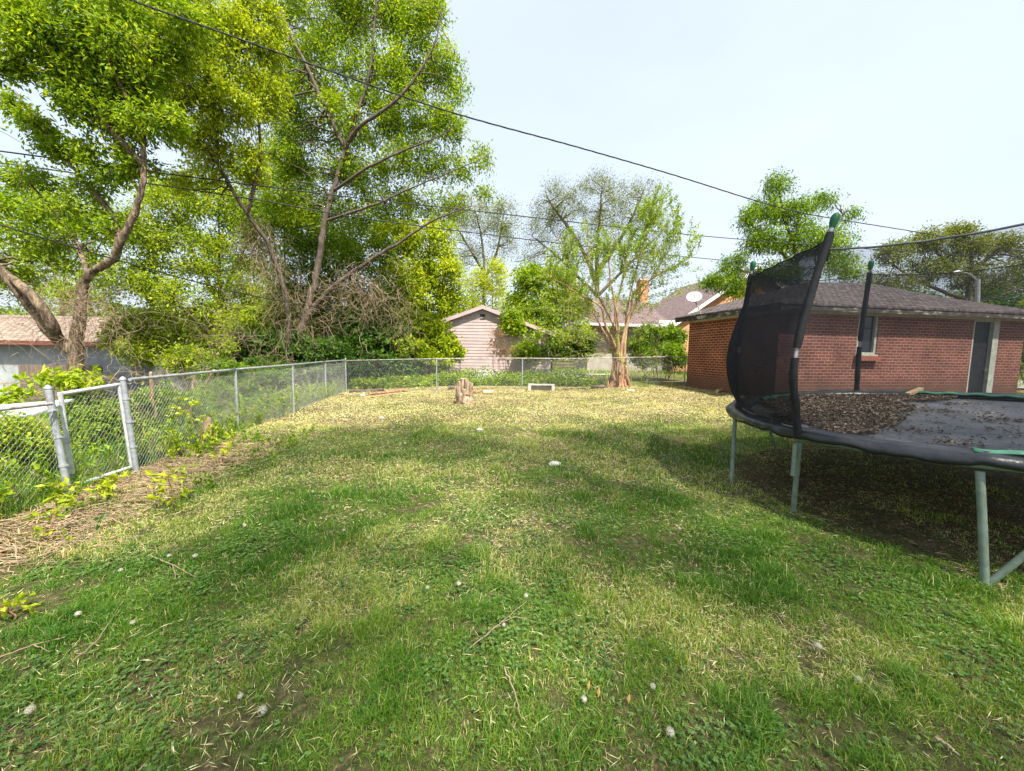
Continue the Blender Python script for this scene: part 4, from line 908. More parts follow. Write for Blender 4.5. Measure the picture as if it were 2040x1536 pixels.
def gate():
    top1 = U(96, 775, g1[1]); top2 = U(245, 757, g2[1])
    for (b, t, lab) in ((g1, top1, 'leaning steel gate post nearest the camera, left of the gate'), (g2, top2, 'leaning steel gate post where the gate meets the long fence')):
        root = empty('gate_post', b); tag(root, lab, 'gate post')
        b2 = b - (t - b) * .08
        post_mesh(b2, t, .030).build('tube', GALVL, root, True)
        for s in (.28, .55, .8):
            bands = MB(); c = b + (t - b) * s; d = norm(t - b); bands.tube([c - d * .014, c + d * .014], [.036, .036], 14); bands.box(tuple(c + [.028, -.008, -.008]), tuple(c + [.06, .008, .008]))
            bands.build('band', GALV, root)
    k = [U(120, 785, 4.12), U(237, 766, 4.72), U(263, 930, 4.74), U(147, 968, 4.14)]
    root = empty('chain_link_gate', (k[3] + k[2]) / 2); tag(root, 'narrow chain-link gate hanging crooked between the two leaning posts', 'gate')
    f_ = MB()
    for a, b in ((0, 1), (1, 2), (2, 3), (3, 0)): f_.tube([k[a], k[b]], .022, 12)
    for c in k: f_.tube([c - [0, 0, .02], c + [0, 0, .02]], .024, 10)
    f_.build('frame', surf_mat('pale_gate_steel', [(.3, (.34, .36, .38)), (.7, (.60, .62, .64))], 14, .5, .1, .002, metal=.2, spec=.5), root, True)
    # mesh in the gate plane
    rows, cols = 34, 13; Ps = []
    t = np.arange(rows + 1) / rows
    def pt(u, v): return ((k[3] * (1 - u)[:, None] + k[2] * u[:, None]) * (1 - v)[:, None] + (k[0] * (1 - u)[:, None] + k[1] * u[:, None]) * v[:, None])
    par = np.arange(rows + 1) % 2
    for i in range(cols + 1):
        for sgn in (1, -1):
            u = np.clip((i + sgn * .5 * par) / cols, 0, 1); Ps.append(pt(u, t) + np.stack([sgn * .003 * (1 - 2 * par), 0 * u, 0 * u], 1))
    P = np.array(Ps); V, F = tubes(P, np.full(P.shape[:2], .0010), 3); link('wire_mesh', raw_mesh('wire_mesh', V, [F]), WIRE, root)
    MB().tube([k[1] * .55 + k[2] * .45 - [.01, .0, 0], k[1] * .55 + k[2] * .45 + [.09, .05, 0]], .012, 8).build('hinge', GALV, root); MB().tube([k[1] * .15 + k[2] * .85, k[1] * .15 + k[2] * .85 + [.08, .05, 0]], .014, 8).build('hinge', GALV, root)
    MB().tube([k[0] * .5 + k[3] * .5, k[0] * .5 + k[3] * .5 - [.09, .03, 0]], .012, 8).tube([k[0] * .5 + k[3] * .5 + [0, 0, .03], k[0] * .5 + k[3] * .5 - [0, 0, .04]], .026, 10).build('latch', GALV, root)
gate()

# ------------------------------------------------------------------ trampoline
RIMB, RIMC = .059, .006
def rimz(x, y): return .991 + RIMB * (x - TC[0]) + RIMC * (y - TC[1])
def rim(deg, r=TR, dz=0.):
    a = R(deg); x = TC[0] + r * math.cos(a); y = TC[1] + r * math.sin(a); return np.array([x, y, rimz(x, y) + dz])
STEEL = surf_mat('green_grey_powder_coat', [(.3, (.09, .12, .09)), (.5, (.15, .20, .155)), (.7, (.23, .27, .225))], 9, .55, .15, .002, spec=.4)
VINYL, n, out = mat('black_vinyl_pad'); v = coords(n)
p = n.nodes.new('ShaderNodeBsdfPrincipled'); p.inputs['Roughness'].default_value = .34; p.inputs['Specular IOR Level'].default_value = .5
n.links.new(ramp(n, [(.35, (.010, .011, .013)), (.7, (.030, .032, .038))], noise(n, 6, 5, .7, v)), p.inputs['Base Color']); n.links.new(bump(n, noise(n, 5, 4, .6, v), .5, .03), p.inputs['Normal']); n.links.new(p.outputs[0], out.inputs[0])
PADG = surf_mat('green_vinyl_pad', [(.3, (.03, .11, .065)), (.6, (.055, .20, .12)), (.8, (.12, .32, .21))], 7, .35, .3, .01, spec=.5)
MATM = surf_mat('woven_black_mat', [(.3, (.060, .064, .072)), (.5, (.095, .10, .112)), (.7, (.14, .148, .16))], 5, .55, .15, .002, spec=.4, detail=7)
FOAM = surf_mat('black_foam_sleeve', [(.3, (.008, .009, .010)), (.7, (.022, .024, .027))], 12, .8, .3, .004)
CAPG = surf_mat('green_plastic_cap', [(.3, (.006, .07, .028)), (.7, (.012, .13, .05))], 6, .5, .05)
def net_mat(name, opac, colr=(.012, .013, .016)):
    mt, n, out = mat(name); d = n.nodes.new('ShaderNodeBsdfDiffuse'); d.inputs[0].default_value = (*colr, 1); t = n.nodes.new('ShaderNodeBsdfTransparent')
    uv = n.nodes.new('ShaderNodeUVMap'); uv.uv_map = 'UVMap'
    f = ramp(n, [(.25, (opac * (.8 if opac < .5 else .92),) * 3), (.75, (min(1, opac * 1.2 if opac < .5 else opac * 1.0),) * 3)], noise(n, 3, 4, .7, uv.outputs[0]))
    m_ = n.nodes.new('ShaderNodeMixShader'); n.links.new(f, m_.inputs[0]); n.links.new(t.outputs[0], m_.inputs[1]); n.links.new(d.outputs[0], m_.inputs[2]); n.links.new(m_.outputs[0], out.inputs[0]); return mt
NETM = net_mat('black_netting', .36, (.035, .037, .043)); NETD = net_mat('gathered_black_netting', .95, (.026, .027, .032))
WEB = surf_mat('grey_webbing', [(.3, (.10, .105, .12)), (.7, (.17, .175, .19))], 12, .8, .1)
def trampoline():
    root = empty('trampoline', (TC[0], TC[1], float(gz(*TC)))); tag(root, 'big round black trampoline with a sagging safety net and green trim, littered with leaves', 'trampoline')
    th = np.linspace(0, 360, 97)
    MB().tube([rim(a, TR, -.045) for a in th], .024, 10, cap=False).build('frame', STEEL, root, True)
    # jumping mat with slight sag
    V, Fq = [], []; nr, na = 22, 72
    for i in range(nr + 1):
        r = (TR - .17) * i / nr
        for j in range(na):
            a = j / na * 2 * math.pi; x = TC[0] + r * math.cos(a); y = TC[1] + r * math.sin(a)
            V.append([x, y, rimz(x, y) - .03 - .05 * (1 - (i / nr) ** 2) + .006 * (N1(x, y, 3) - .5)])
    Fq = [[i * na + j, i * na + (j + 1) % na, (i + 1) * na + (j + 1) % na, (i + 1) * na + j] for i in range(nr) for j in range(na)]
    link('jumping_mat', raw_mesh('jumping_mat', np.array(V), [np.array(Fq)], True), MATM, root)
    # spring pad: a puffy, sagging ring; black with green lengths
    def pad(d0, d1, matr, r_in=.24, r_out=.06, lift=0., droop=.05, seed=0):
        rg = np.random.default_rng(seed); n_ = max(8, int((d1 - d0) / 1.5)); prof = [(-r_in, -.005), (-r_in * .6, .035), (-r_in * .2, .045), (r_out * .3, .030), (r_out * .7, .008), (r_out * .85, -.025), (r_out * .7, -.025 - droop * .5)]
        V = []
        for i in range(n_ + 1):
            a = d0 + (d1 - d0) * i / n_; wv = .008 * math.sin(a * .25 + seed) + .006 * math.sin(a * .61 + 2) + rg.normal() * .0035
            for k_, (dr_, dz) in enumerate(prof):
                V.append(rim(a, TR + dr_ + (wv if k_ > 3 else 0), dz + lift + wv * (.5 if k_ < 4 else 1.6)))
        m_ = len(prof); V = np.array(V)
        F = [[i * m_ + j, i * m_ + j + 1, (i + 1) * m_ + j + 1, (i + 1) * m_ + j] for i in range(n_) for j in range(m_ - 1)]
        o = link('spring_pad', raw_mesh('spring_pad', V, [np.array(F)], True), matr, root)
        md = o.modifiers.new('s', 'SOLIDIFY'); md.thickness = .012; return o
    pad(0, 360, VINYL, seed=1)
    def strip(d0, d1, r0, r1, lift):
        n_ = int((d1 - d0) / 1.5); V = []
        for i in range(n_ + 1):
            a = d0 + (d1 - d0) * i / n_
            for r_, dz in ((r0, .0), ((r0 + r1) / 2, .022), (r1, .012)): V.append(rim(a, TR + r_, dz + lift + .008 * math.sin(a * .8)))
        F = [[i * 3 + j, i * 3 + j + 1, (i + 1) * 3 + j + 1, (i + 1) * 3 + j] for i in range(n_) for j in range(2)]
        o = link('green_trim', raw_mesh('green_trim', np.array(V), [np.array(F)], True), PADG, root); md = o.modifiers.new('s', 'SOLIDIFY'); md.thickness = .012
    strip(102, 124, -.27, -.17, .024); strip(8, 52, -.26, -.18, .03); strip(224, 262, -.15, -.02, .040)
    # springs
    sp = MB()
    # legs
    def leg(b, t, rr=.024, sleeve=None):
        lm = MB().tube([b - [0, 0, .03], b + (t - b) * .5, t], rr, 12); lm.tube([b - [0, 0, .03], b + [0, 0, .02]], rr * 1.15, 12); return lm.build('leg', STEEL, root, True)
    def legpos(px, py): return G(px, py)
    l2 = legpos(1580, 1020); t2 = rim(194, TR + .0, -.09); leg(l2, t2)
    l1 = legpos(1457, 965); leg(l1, rim(163, TR, -.09))
    l3 = legpos(1963, 1165); leg(l3, rim(225, TR - .0, -.09))
    lb = legpos(1547, 893); leg(lb, rim(118, TR - .1, -.09), .02)
    for a in (70, 30, 350, 290, 262):
        q = rim(a, TR, -.09); leg(np.array([q[0], q[1], float(gz(q[0], q[1]))]), q)
    br = MB().tube([l3 + [.03, 0, .02], l3 * .5 + rim(240, TR, -.09) * .5, rim(240, TR, -.09)], .022, 10); br.build('brace', STEEL, root, True)
    MB().tube([lb + [0, 0, .0], lb + [.05, -.02, -.01], lb + [.30, .1, .0]], .018, 8).build('foot_bar', STEEL, root, True)
    # poles with sleeves and caps
    prof = [(.0, -.05), (.06, .25), (.12, .55), (.10, .85), (.02, 1.2), (-.10, 1.62), (-.22, 2.0)]
    pd = [194, 131, 69, 9, 309, 254]
    for k_, a in enumerate(pd):
        s = 1.0 if k_ == 0 else .35
        Q = smooth_path([rim(a, TR + .02 + dr_ * s, dz) for dr_, dz in prof], 40)
        pm = MB().tube(Q, .018, 10); po = pm.build('net_pole', GALV, root, True)
        zc = Q[:, 2] - Q[0, 2]
        lo = Q[zc < .80]; hi = Q[(zc > .86) & (zc < 1.98)]
        MB().tube(lo, .034 + .0025 * np.sin(np.arange(len(lo)) * 1.1), 12).build('foam_sleeve', FOAM, po, True); MB().tube(hi, .034 + .002 * np.sin(np.arange(len(hi)) * .9), 12).build('foam_sleeve', FOAM, po, True)
        d = norm(Q[-1] - Q[-2]); e = Q[-1]
        MB().tube([e - d * .07, e - d * .02, e + d * .03, e + d * .06, e + d * .07], [.024, .034, .038, .026, .008], 14).build('cap', CAPG, po, True)
        ba = norm(rim(a, TR + .5) - rim(a, TR)); 
        MB().tube([e - d * .05, e - ba * .05 - d * .15, e - ba * .07 - d * .4], .007, 6).build('net_strap', FOAM, po, True)
        MB().tube([rim(a, TR + .05, -.10), rim(a, TR + .05, -.42)], .02, 10).build('sleeve_bracket', STEEL, root, True)
    # netting, one panel per gap between poles
    zs = np.linspace(0, 1, 26)
    def poff(a, z): return .06 + float(np.interp(z, [q_[1] for q_ in prof], [q_[0] for q_ in prof])) * (1. if a == 194 else .35)
    def panel(a0, a1, matr, bulge, top0, top1, sag, folds=0., seed=0, name='net_panel', in0=.08, in1=.08):
        n_ = 40; V = []; UVv = []
        for i in range(n_ + 1):
            t = i / n_; a = a0 + (a1 - a0) * t
            e0, e1 = rim(a0, TR - .07), rim(a1, TR - .07); ch = e0 * (1 - t) + e1 * t
            c0 = rim(a, TR - .07); c = c0 * .72 + ch * .28
            top = top0 * (1 - t) + top1 * t - sag * 4 * t * (1 - t)
            for z in zs:
                rd = norm(np.array([c[0] - TC[0], c[1] - TC[1], 0]))
                bl = bulge * math.sin(math.pi * min(1, z * 1.15) ** .75) * (.35 + .65 * math.sin(math.pi * t) ** .5) + ((1 - t) ** 2 * poff(a0, z * top) + t ** 2 * poff(a1, z * top)) - .06 * z ** 2 * (1 - (1 - t) ** 2 - t ** 2)
                fo = folds * math.sin(t * 43 + 5 * z + 2 * math.sin(3 * z + seed)) * (.4 + z)
                q = c + rd * (bl + fo); q = np.array([q[0], q[1], c[2] + .04 + (top - .04) * z]); V.append(q); UVv.append([t * 2.1, z * 1.8])
        m_ = len(zs); F = np.array([[i * m_ + j, (i + 1) * m_ + j, (i + 1) * m_ + j + 1, i * m_ + j + 1] for i in range(n_) for j in range(m_ - 1)])
        o = link(name, raw_mesh(name, np.array(V), [F], True, None, np.array(UVv)[F].reshape(-1, 2)), matr, root)
        hem = MB().tube(np.array(V).reshape(n_ + 1, m_, 3)[:, -1], (.009 if seed == 2 else .006), 6); hem.build('hem', WEB if seed == 2 else FOAM, o, True); return np.array(V).reshape(n_ + 1, m_, 3)
    panel(131, 194, NETD, .17, 1.86, 1.84, .10, .010, 1, in0=.02, in1=.15)
    panel(194, 254, NETM, .05, 1.74, 1.80, .14, .006, 2, in0=.15)
    panel(69, 131, NETM, .05, 1.86, 1.90, .08, .008, 3)
    panel(9, 69, NETM, .05, 1.80, 1.86, .10, .008, 4)
    panel(309, 369, NETM, .05, 1.80, 1.80, .10, .006, 5); panel(254, 309, NETM, .05, 1.80, 1.80, .10, .006, 6)
    return root
trampoline()
# leaves heaped on the mat
def mat_leaves():
    rt = np.random.default_rng(77)
    poly = np.array([(1520, 800), (1600, 782), (1700, 775), (1790, 774), (1870, 776), (1905, 786), (1860, 800), (1820, 812), (1800, 835), (1740, 850), (1690, 862), (1610, 850), (1560, 830)], float)
    n_ = 110000; a = rt.uniform(0, 2 * np.pi, n_); r = (TR - .2) * np.sqrt(rt.random(n_)); x = TC[0] + r * np.cos(a); y = TC[1] + r * np.sin(a)
    z = rimz(x, y) - .03
    d = np.stack([x, y, z - CAMH], 1); u = d @ RT / (d @ FW) * FOC + 1020; v = -(d @ UPV) / (d @ FW) * FOC + 768
    ins = np.zeros(n_, bool); j = len(poly) - 1
    for i in range(len(poly)):
        xi, yi = poly[i]; xj, yj = poly[j]; c = ((yi > v) != (yj > v)) & (u < (xj - xi) * (v - yi) / (yj - yi) + xi); ins ^= c; j = i
    # soften the heap border with noise
    un = u + (N1(x, y, 2.5) - .5) * 60; vn = v + (N2(x, y, 2.5) - .5) * 30
    ins2 = np.zeros(n_, bool); j = len(poly) - 1
    for i in range(len(poly)):
        xi, yi = poly[i]; xj, yj = poly[j]; c = ((yi > vn) != (yj > vn)) & (un < (xj - xi) * (vn - yi) / (yj - yi) + xi); ins2 ^= c; j = i
    keep = ins2 & (rt.random(n_) < .62) | (~ins2 & (rt.random(n_) < .012 + .10 * sstep(.62, .75, N3(x, y, 3.5))))
    x, y, z, ins2 = x[keep], y[keep], z[keep], ins2[keep]; k = len(x)
    hp = np.where(ins2, .02 + .05 * N2(x, y, 1.6) * rt.random(k), .004)
    C_ = np.stack([x, y, z - .045 * (1 - (np.hypot(x - TC[0], y - TC[1]) / (TR - .19)) ** 2) + hp], 1); an = rt.uniform(0, 2 * np.pi, k)
    D = np.stack([np.cos(an), np.sin(an), rt.normal(size=k) * .35], 1); Nn = norm(np.stack([rt.normal(size=k) * .6, rt.normal(size=k) * .6, np.ones(k)], 1))
    V, F = leaf_quads(C_, D, Nn, .036 * rt.uniform(.5, 1.5, k), .015 * rt.uniform(.5, 1.6, k), .3)
    DL = leaf_mat('dead_leaf', [(0, (.05, .037, .029)), (.4, (.13, .098, .075)), (.75, (.24, .185, .145)), (1, (.38, .31, .25))], .1, .03)
    tag(link('dead_leaves', raw_mesh('dead_leaves', V, [F], False, np.repeat(rt.random(k), 4)), DL), 'heap of brown dead leaves spread over the trampoline mat', 'leaves', kind='stuff')
mat_leaves()
def bxobj(name, label, cat, mb, matr, loc, smooth=False):
    o = mb.build(name, matr, None, smooth); origin_to(o, loc); return tag(o, label, cat)
c = U(1886, 773, 6.05); c = rim(52, TR - .25, .05)
M_ = Matrix.Translation(Vector(c)) @ Matrix.Rotation(R(18), 4, 'Z') @ Matrix.Rotation(R(-14), 4, 'Y')
bxobj('wood_offcut', 'pale sawn wood offcut lying on the far edge of the trampoline', 'wood', MB().box((-.16, -.03, -.02), (.16, .03, .02), M_), CUT, c)

# ------------------------------------------------------------------ overhead cables
def cable(label, pts, r, kind=CABLE, twist=0, cat='cable'):
    Q = smooth_path([U(*q) for q in pts], 90); Q = Q + 0
    m_ = MB()
    if twist:
        t = np.linspace(0, 1, len(Q)); Q2 = smooth_path(Q, 400); s = np.arange(400) * .45
        for ph in (0, 2.1, 4.2): m_.tube(Q2 + np.stack([0 * s, np.cos(s + ph) * twist, np.sin(s + ph) * twist], 1), r, 5, cap=False)
    else: m_.tube(Q, r, 6)
    o = m_.build('overhead_cable', kind, None, True); origin_to(o, Q[0]); return tag(o, label, cat)
cable('thick twisted service cable sweeping from the top left down across the open sky', [(120, -60, 6.0), (262, 0, 6.3), (400, 50, 6.7), (640, 135, 7.4), (900, 224, 8.4), (1150, 293, 9.6), (1340, 348, 10.8), (1530, 407, 12.2), (1640, 432, 13.2), (1860, 468, 15.5), (2040, 503, 17.5), (2200, 540, 20)], .0085, twist=.009)
cable('upper of the two long black cables crossing the middle of the view', [(-100, 290, 8.5), (0, 301, 9), (300, 342, 10.3), (660, 388, 12), (980, 424, 14), (1400, 470, 17), (1720, 495, 20), (2040, 516, 23), (2200, 525, 25)], .017)
cable('lower of the two long black cables crossing the middle of the view', [(-60, 318, 9), (100, 338, 9.6), (500, 396, 11.2), (760, 440, 12.6), (1180, 492, 15.5), (1500, 524, 18.5), (1780, 548, 21), (2040, 556, 24), (2200, 558, 26)], .016)
cable('heavy black cable slanting down at the far left in front of the crooked tree', [(-80, 425, 6.6), (0, 448, 6.9), (200, 508, 8), (430, 572, 9.8), (560, 600, 11.5), (690, 622, 14)], .014)
cable('thin grey wire high at the left edge of the sky', [(-80, 172, 12), (0, 206, 12.5), (60, 240, 13), (200, 320, 14.5), (330, 380, 16)], .006)
cable('thin grey wire at the left edge, just below the other thin one', [(-80, 235, 12), (0, 261, 12.5), (60, 292, 13.2), (200, 350, 15)], .006)

VOID = 0.
# ------------------------------------------------------------------ shrubs and undergrowth
def shrub(name, label, px, Y, blobs, leafm, per=20, L=.08, W_=.045, spread=.05, droop=.2, seed=1, lo=.1, hi=1., stems=7, bark=TWIG, bare=0, cat='shrub', tw=.003, sr=.018, x0=None):
    rt = np.random.default_rng(seed); b = base_at(px, Y); limbs = []
    for i in range(stems):
        c = np.asarray(blobs[i % len(blobs)][0]) + rt.normal(size=3) * .15
        o = b + [rt.normal() * .15, rt.normal() * .1, -.03]
        o[0] += (c[0] - b[0]) * .45
        limbs.append(([o, (o + c) / 2 + rt.normal(size=3) * .08, c], [sr, sr * .7, sr * .25]))
    wood, E_, A_, SK = grow(rt, limbs, blobs, (sr * .5, .003))
    V, F, T = twigs_and_leaves(rt, A_, E_, wood, per, L, W_, spread, droop, tw, lo, hi)
    if bare:   # extra leafless twigs poking out
        c = np.concatenate([np.asarray(bl[0]) + norm(rt.normal(size=(bare, 3))) * np.asarray(bl[1]) * rt.uniform(.7, 1.6, (bare, 1)) for bl in blobs])
        A2 = SK[np.linalg.norm(c[:, None] - SK[None], axis=-1).argmin(1)]; t = np.linspace(0, 1, 7)[None, :, None]
        P = A2[:, None] * (1 - t) + c[:, None] * t + np.cumsum(rt.normal(size=(len(c), 7, 3)) * .03, 1)
        v_, f_ = tubes(P, np.linspace(.006, .002, 7)[None].repeat(len(c), 0), 3); wood.add(v_, f_)
    root = empty(name, b); tag(root, label, cat)
    wood.build('stems', bark, root, True); link('foliage', raw_mesh('foliage', V, [F], False, T), leafm, root); return root
S = shrub
S('shrub', 'dense yellow-green shrub pressed against the broken fence at the left edge', 20, 4.3, [B(20, 870, 60, 50, 4.3, 7, 70), B(80, 900, 40, 60, 4.6, 6, 50), B(-60, 900, 70, 80, 4.1, 7, 70), B(30, 950, 60, 50, 4.4, 6, 60), B(90, 960, 30, 40, 4.8, 4, 30)], LEAF_Y, L=.055, W_=.03, seed=61, lo=.0, hi=.8, bare=10)
S('shrub', 'mixed green shrub seen through the wire of the gate', 190, 5.6, [B(170, 850, 50, 45, 5.6, 7, 60), B(220, 840, 40, 50, 5.8, 6, 50), B(190, 910, 60, 35, 5.5, 6, 60), B(160, 800, 40, 30, 6, 5, 30)], LEAF_G, L=.06, W_=.032, seed=62, lo=.1, hi=.9, bare=16)
S('sapling', 'broad-leaved sapling with lime leaves above the left gate post', 110, 5.9, [B(110, 752, 40, 16, 5.9, 5, 9), B(170, 755, 45, 18, 6.0, 5, 11), B(20, 790, 50, 18, 5.8, 5, 10)], LEAF_G, per=8, L=.11, W_=.07, spread=.06, seed=63, lo=.5, hi=1., bare=5, cat='sapling')
S('shrub', 'leafy shrub directly behind the first fence panel right of the gate', 330, 6.4, [B(320, 800, 60, 35, 6.4, 7, 60), B(380, 820, 50, 40, 6.8, 6, 50), B(310, 860, 45, 40, 6.2, 6, 50), B(430, 790, 50, 35, 7.6, 6, 50)], LEAF_G, L=.07, W_=.035, seed=64, lo=.0, hi=.8, bare=22)
S('shrub', 'shrub with pale bare twigs behind the middle of the left fence', 500, 9.2, [B(480, 765, 55, 30, 9.2, 7, 60), B(540, 750, 45, 35, 9.8, 6, 60), B(440, 740, 50, 30, 9, 6, 50), B(520, 800, 50, 25, 9.2, 6, 40)], LEAF_G, L=.09, W_=.045, seed=65, lo=.0, hi=.7, bare=30)
S('shrub', 'light green small-leaved bush standing above the fence left of the leaning tree', 340, 10.6, [B(255, 655, 45, 30, 10.4, 6, 60), B(300, 640, 55, 35, 10.6, 7, 80), B(360, 660, 55, 40, 10.6, 7, 90), B(290, 700, 60, 35, 10.2, 7, 80), B(370, 720, 60, 35, 10, 7, 80), B(240, 670, 45, 40, 10.4, 6, 50), B(430, 690, 50, 35, 10.8, 6, 60)], LEAF_Y, L=.085, W_=.045, seed=66, lo=.0, hi=.85, bare=16)
S('shrub', 'dark bush in the shade below the forked tree', 560, 13.0, [B(500, 680, 60, 40, 13, 7, 80), B(570, 690, 60, 38, 13, 7, 90), B(640, 700, 60, 32, 13.6, 7, 90), B(540, 730, 60, 30, 12.5, 6, 70), B(620, 740, 50, 30, 13, 6, 60)], LEAF_D, L=.12, W_=.07, seed=67, lo=.1, hi=1., bare=12)
S('vine_mound', 'dark leafy vine mound filling the corner behind the back fence', 760, 16.6, [B(720, 680, 60, 35, 16.6, 7, 90), B(790, 670, 60, 38, 16.8, 7, 100), B(740, 725, 70, 30, 16.2, 7, 90), B(800, 730, 60, 30, 16.2, 7, 80), B(700, 640, 50, 35, 17, 6, 60)], LEAF_D, L=.15, W_=.10, spread=.09, seed=68, lo=.2, hi=1., bare=8, cat='vines')
S('vine_mound', 'bright leafy vine mound leaning against the left side of the pink shed', 860, 17, [B(850, 650, 45, 28, 17, 7, 80), B(830, 690, 60, 30, 16.8, 7, 90), B(885, 685, 36, 28, 16.8, 6, 70), B(870, 715, 40, 18, 16.4, 6, 50), B(810, 640, 40, 28, 17.2, 6, 50), B(905, 705, 18, 14, 16.6, 4, 24)], LEAF_Y, L=.15, W_=.10, spread=.09, seed=69, lo=.0, hi=.9, cat='vines')
S('dry_bush', 'bare reddish tangle of a bush in front of the pink shed', 998, 16.6, [B(985, 690, 28, 28, 16.6, 10, 60), B(1010, 700, 26, 26, 16.6, 10, 60), B(990, 665, 18, 14, 16.6, 6, 30)], LEAF_O, per=1, L=.06, W_=.03, seed=70, bark=BARKR, bare=60, sr=.016, tw=.006, cat='bush')
S('shrub', 'dark rounded shrub at the left corner of the garage', 1325, 18.0, [B(1300, 665, 38, 24, 18, 7, 70), B(1345, 668, 28, 26, 18, 6, 60), B(1320, 700, 50, 24, 17.6, 7, 90), B(1290, 715, 40, 20, 17.4, 6, 60), B(1350, 712, 24, 24, 17.4, 5, 50), B(1270, 690, 26, 20, 17.8, 5, 36)], LEAF_G, L=.12, W_=.06, spread=.08, seed=71, lo=.0, hi=.8, bare=14)
S('shrub', 'low dark shrub between the shed and the multi-stemmed tree', 1085, 18.6, [B(1070, 700, 45, 18, 18.6, 6, 70), B(1110, 695, 40, 20, 18.8, 6, 60), B(1160, 690, 36, 22, 19, 6, 50)], LEAF_D, L=.13, W_=.08, spread=.08, seed=72, lo=.1, hi=1.)
S('shrub', 'weedy green plants at the foot of the back fence behind the corner post', 760, 15.2, [B(735, 765, 40, 14, 15.0, 5, 40), B(790, 762, 45, 16, 15.2, 5, 50), B(840, 765, 36, 14, 15.2, 5, 40)], LEAF_G, L=.11, W_=.06, seed=73, lo=.2, hi=1.)
S('shrub', 'small green shrub rising beside the right end of the garage', 2060, 14.2, [B(2056, 690, 30, 60, 14.2, 5, 60), B(2070, 620, 40, 40, 14.6, 5, 60), B(2085, 740, 30, 30, 14.2, 5, 40)], LEAF_G, L=.10, W_=.05, seed=74)

# herb bed with white blossom beyond the back fence
def herbs():
    rt = np.random.default_rng(81); n_ = 9000
    x = rt.uniform(-4.2, 3.4, n_); y = rt.uniform(15.0, 17.2, n_); keep = rt.random(n_) < .3 + .9 * N1.fbm(x, y, 1.2, 2); x, y = x[keep], y[keep]; k = len(x)
    h = rt.uniform(.12, .55, k) * (.5 + N2(x, y, .9)); per = 7
    z = gz(x, y)
    t = rt.random((k, per)); C_ = np.stack([x[:, None] + rt.normal(size=(k, per)) * .04, y[:, None] + rt.normal(size=(k, per)) * .04, z[:, None] + h[:, None] * t], -1).reshape(-1, 3)
    D = rt.normal(size=C_.shape); D[:, 2] = np.abs(D[:, 2]) * .6; Nn = rt.normal(size=C_.shape) * .5; Nn[:, 2] += 1; m_ = len(C_)
    V, F = leaf_quads(C_, D, Nn, .10 * rt.uniform(.5, 1.4, m_), .045 * rt.uniform(.5, 1.4, m_))
    tag(link('weeds', raw_mesh('weeds', V, [F], False, np.repeat(rt.random(m_), 4)), LEAF_G), 'knee-high green weeds growing between the back fence and the pink shed', 'weeds', kind='stuff')
    ctr = [G(985, 745), G(1065, 730), G(1000, 725), G(1100, 735)]
    Vs = []; 
    q = np.concatenate([np.array([rt.normal(c[0], .32, 110), rt.normal(15.7, .35, 110), rt.uniform(.25, .62, 110)]).T for c in ctr]); q[:, 2] += gz(q[:, 0], q[:, 1])
    for j in range(4):
        a = rt.uniform(0, 6.28, len(q)); D = np.stack([np.cos(a), np.sin(a), rt.uniform(-.2, .8, len(q))], 1); V, _ = leaf_quads(q, D, rt.normal(size=q.shape), np.full(len(q), .028), np.full(len(q), .024)); Vs.append(V)
    V = np.concatenate(Vs); PET = surf_mat('white_petals', [(.3, (.70, .70, .66)), (.7, (.82, .82, .80))], 5, .7, 0)
    tag(link('white_blossom', raw_mesh('white_blossom', V, [np.arange(len(V)).reshape(-1, 4)]), PET), 'small white blossoms over the weeds behind the back fence', 'flowers', kind='stuff')
herbs()
# pale path and neighbour's lawn
def sheet(name, label, pts, z_off, matr, kind='structure', cat='path'):
    xs_ = np.linspace(pts[0], pts[1], 60); ys_ = np.linspace(pts[2], pts[3], 20); A, Bq = np.meshgrid(xs_, ys_); Z = gz(A, Bq) + (N1(A, Bq, 1.4) - .5) * .0 + z_off
    ii = (np.arange(19)[:, None] * 60 + np.arange(59)[None]).reshape(-1)
    return tag(link(name, raw_mesh(name, np.stack([A, Bq, Z], -1).reshape(-1, 3), [np.stack([ii, ii + 1, ii + 61, ii + 60], 1)], True), matr), label, cat, kind=kind)
sheet('path', 'pale concrete path crossing the yard behind the back fence', (1.2, 6.3, 21.2, 22.0), .05, CONC)
sheet('driveway', 'pale gravel drive beyond the right end of the garage', (17.5, 30, 14.5, 21), .05, CONC)

# far woods along the horizon
def woods():
    rt = np.random.default_rng(91); n_ = 90000
    x = rt.uniform(-75, 80, n_); dpt = rt.random(n_); y = 44 + 10 * dpt + 6 * N1(x, 0 * x, .07)
    H = 3.2 + 4.0 * N2.fbm(x, y * .2, .12, 3) + 1.2 * N3(x, y, .8)
    z = H * rt.random(n_) ** .75 + gz(x, y)
    C_ = np.stack([x, y, z], 1); D = rt.normal(size=C_.shape); Nn = rt.normal(size=C_.shape) * .6; Nn[:, 2] += 1
    V, F = leaf_quads(C_, D, Nn, .42 * rt.uniform(.5, 1.4, n_), .24 * rt.uniform(.5, 1.4, n_))
    tag(link('woods', raw_mesh('woods', V, [F], False, np.repeat(np.clip(rt.random(n_) * .6 + .5 * N1(x, y, .25), 0, 1), 4)), LEAF_G), 'far belt of mixed green trees along the horizon', 'woods', kind='stuff')
woods()
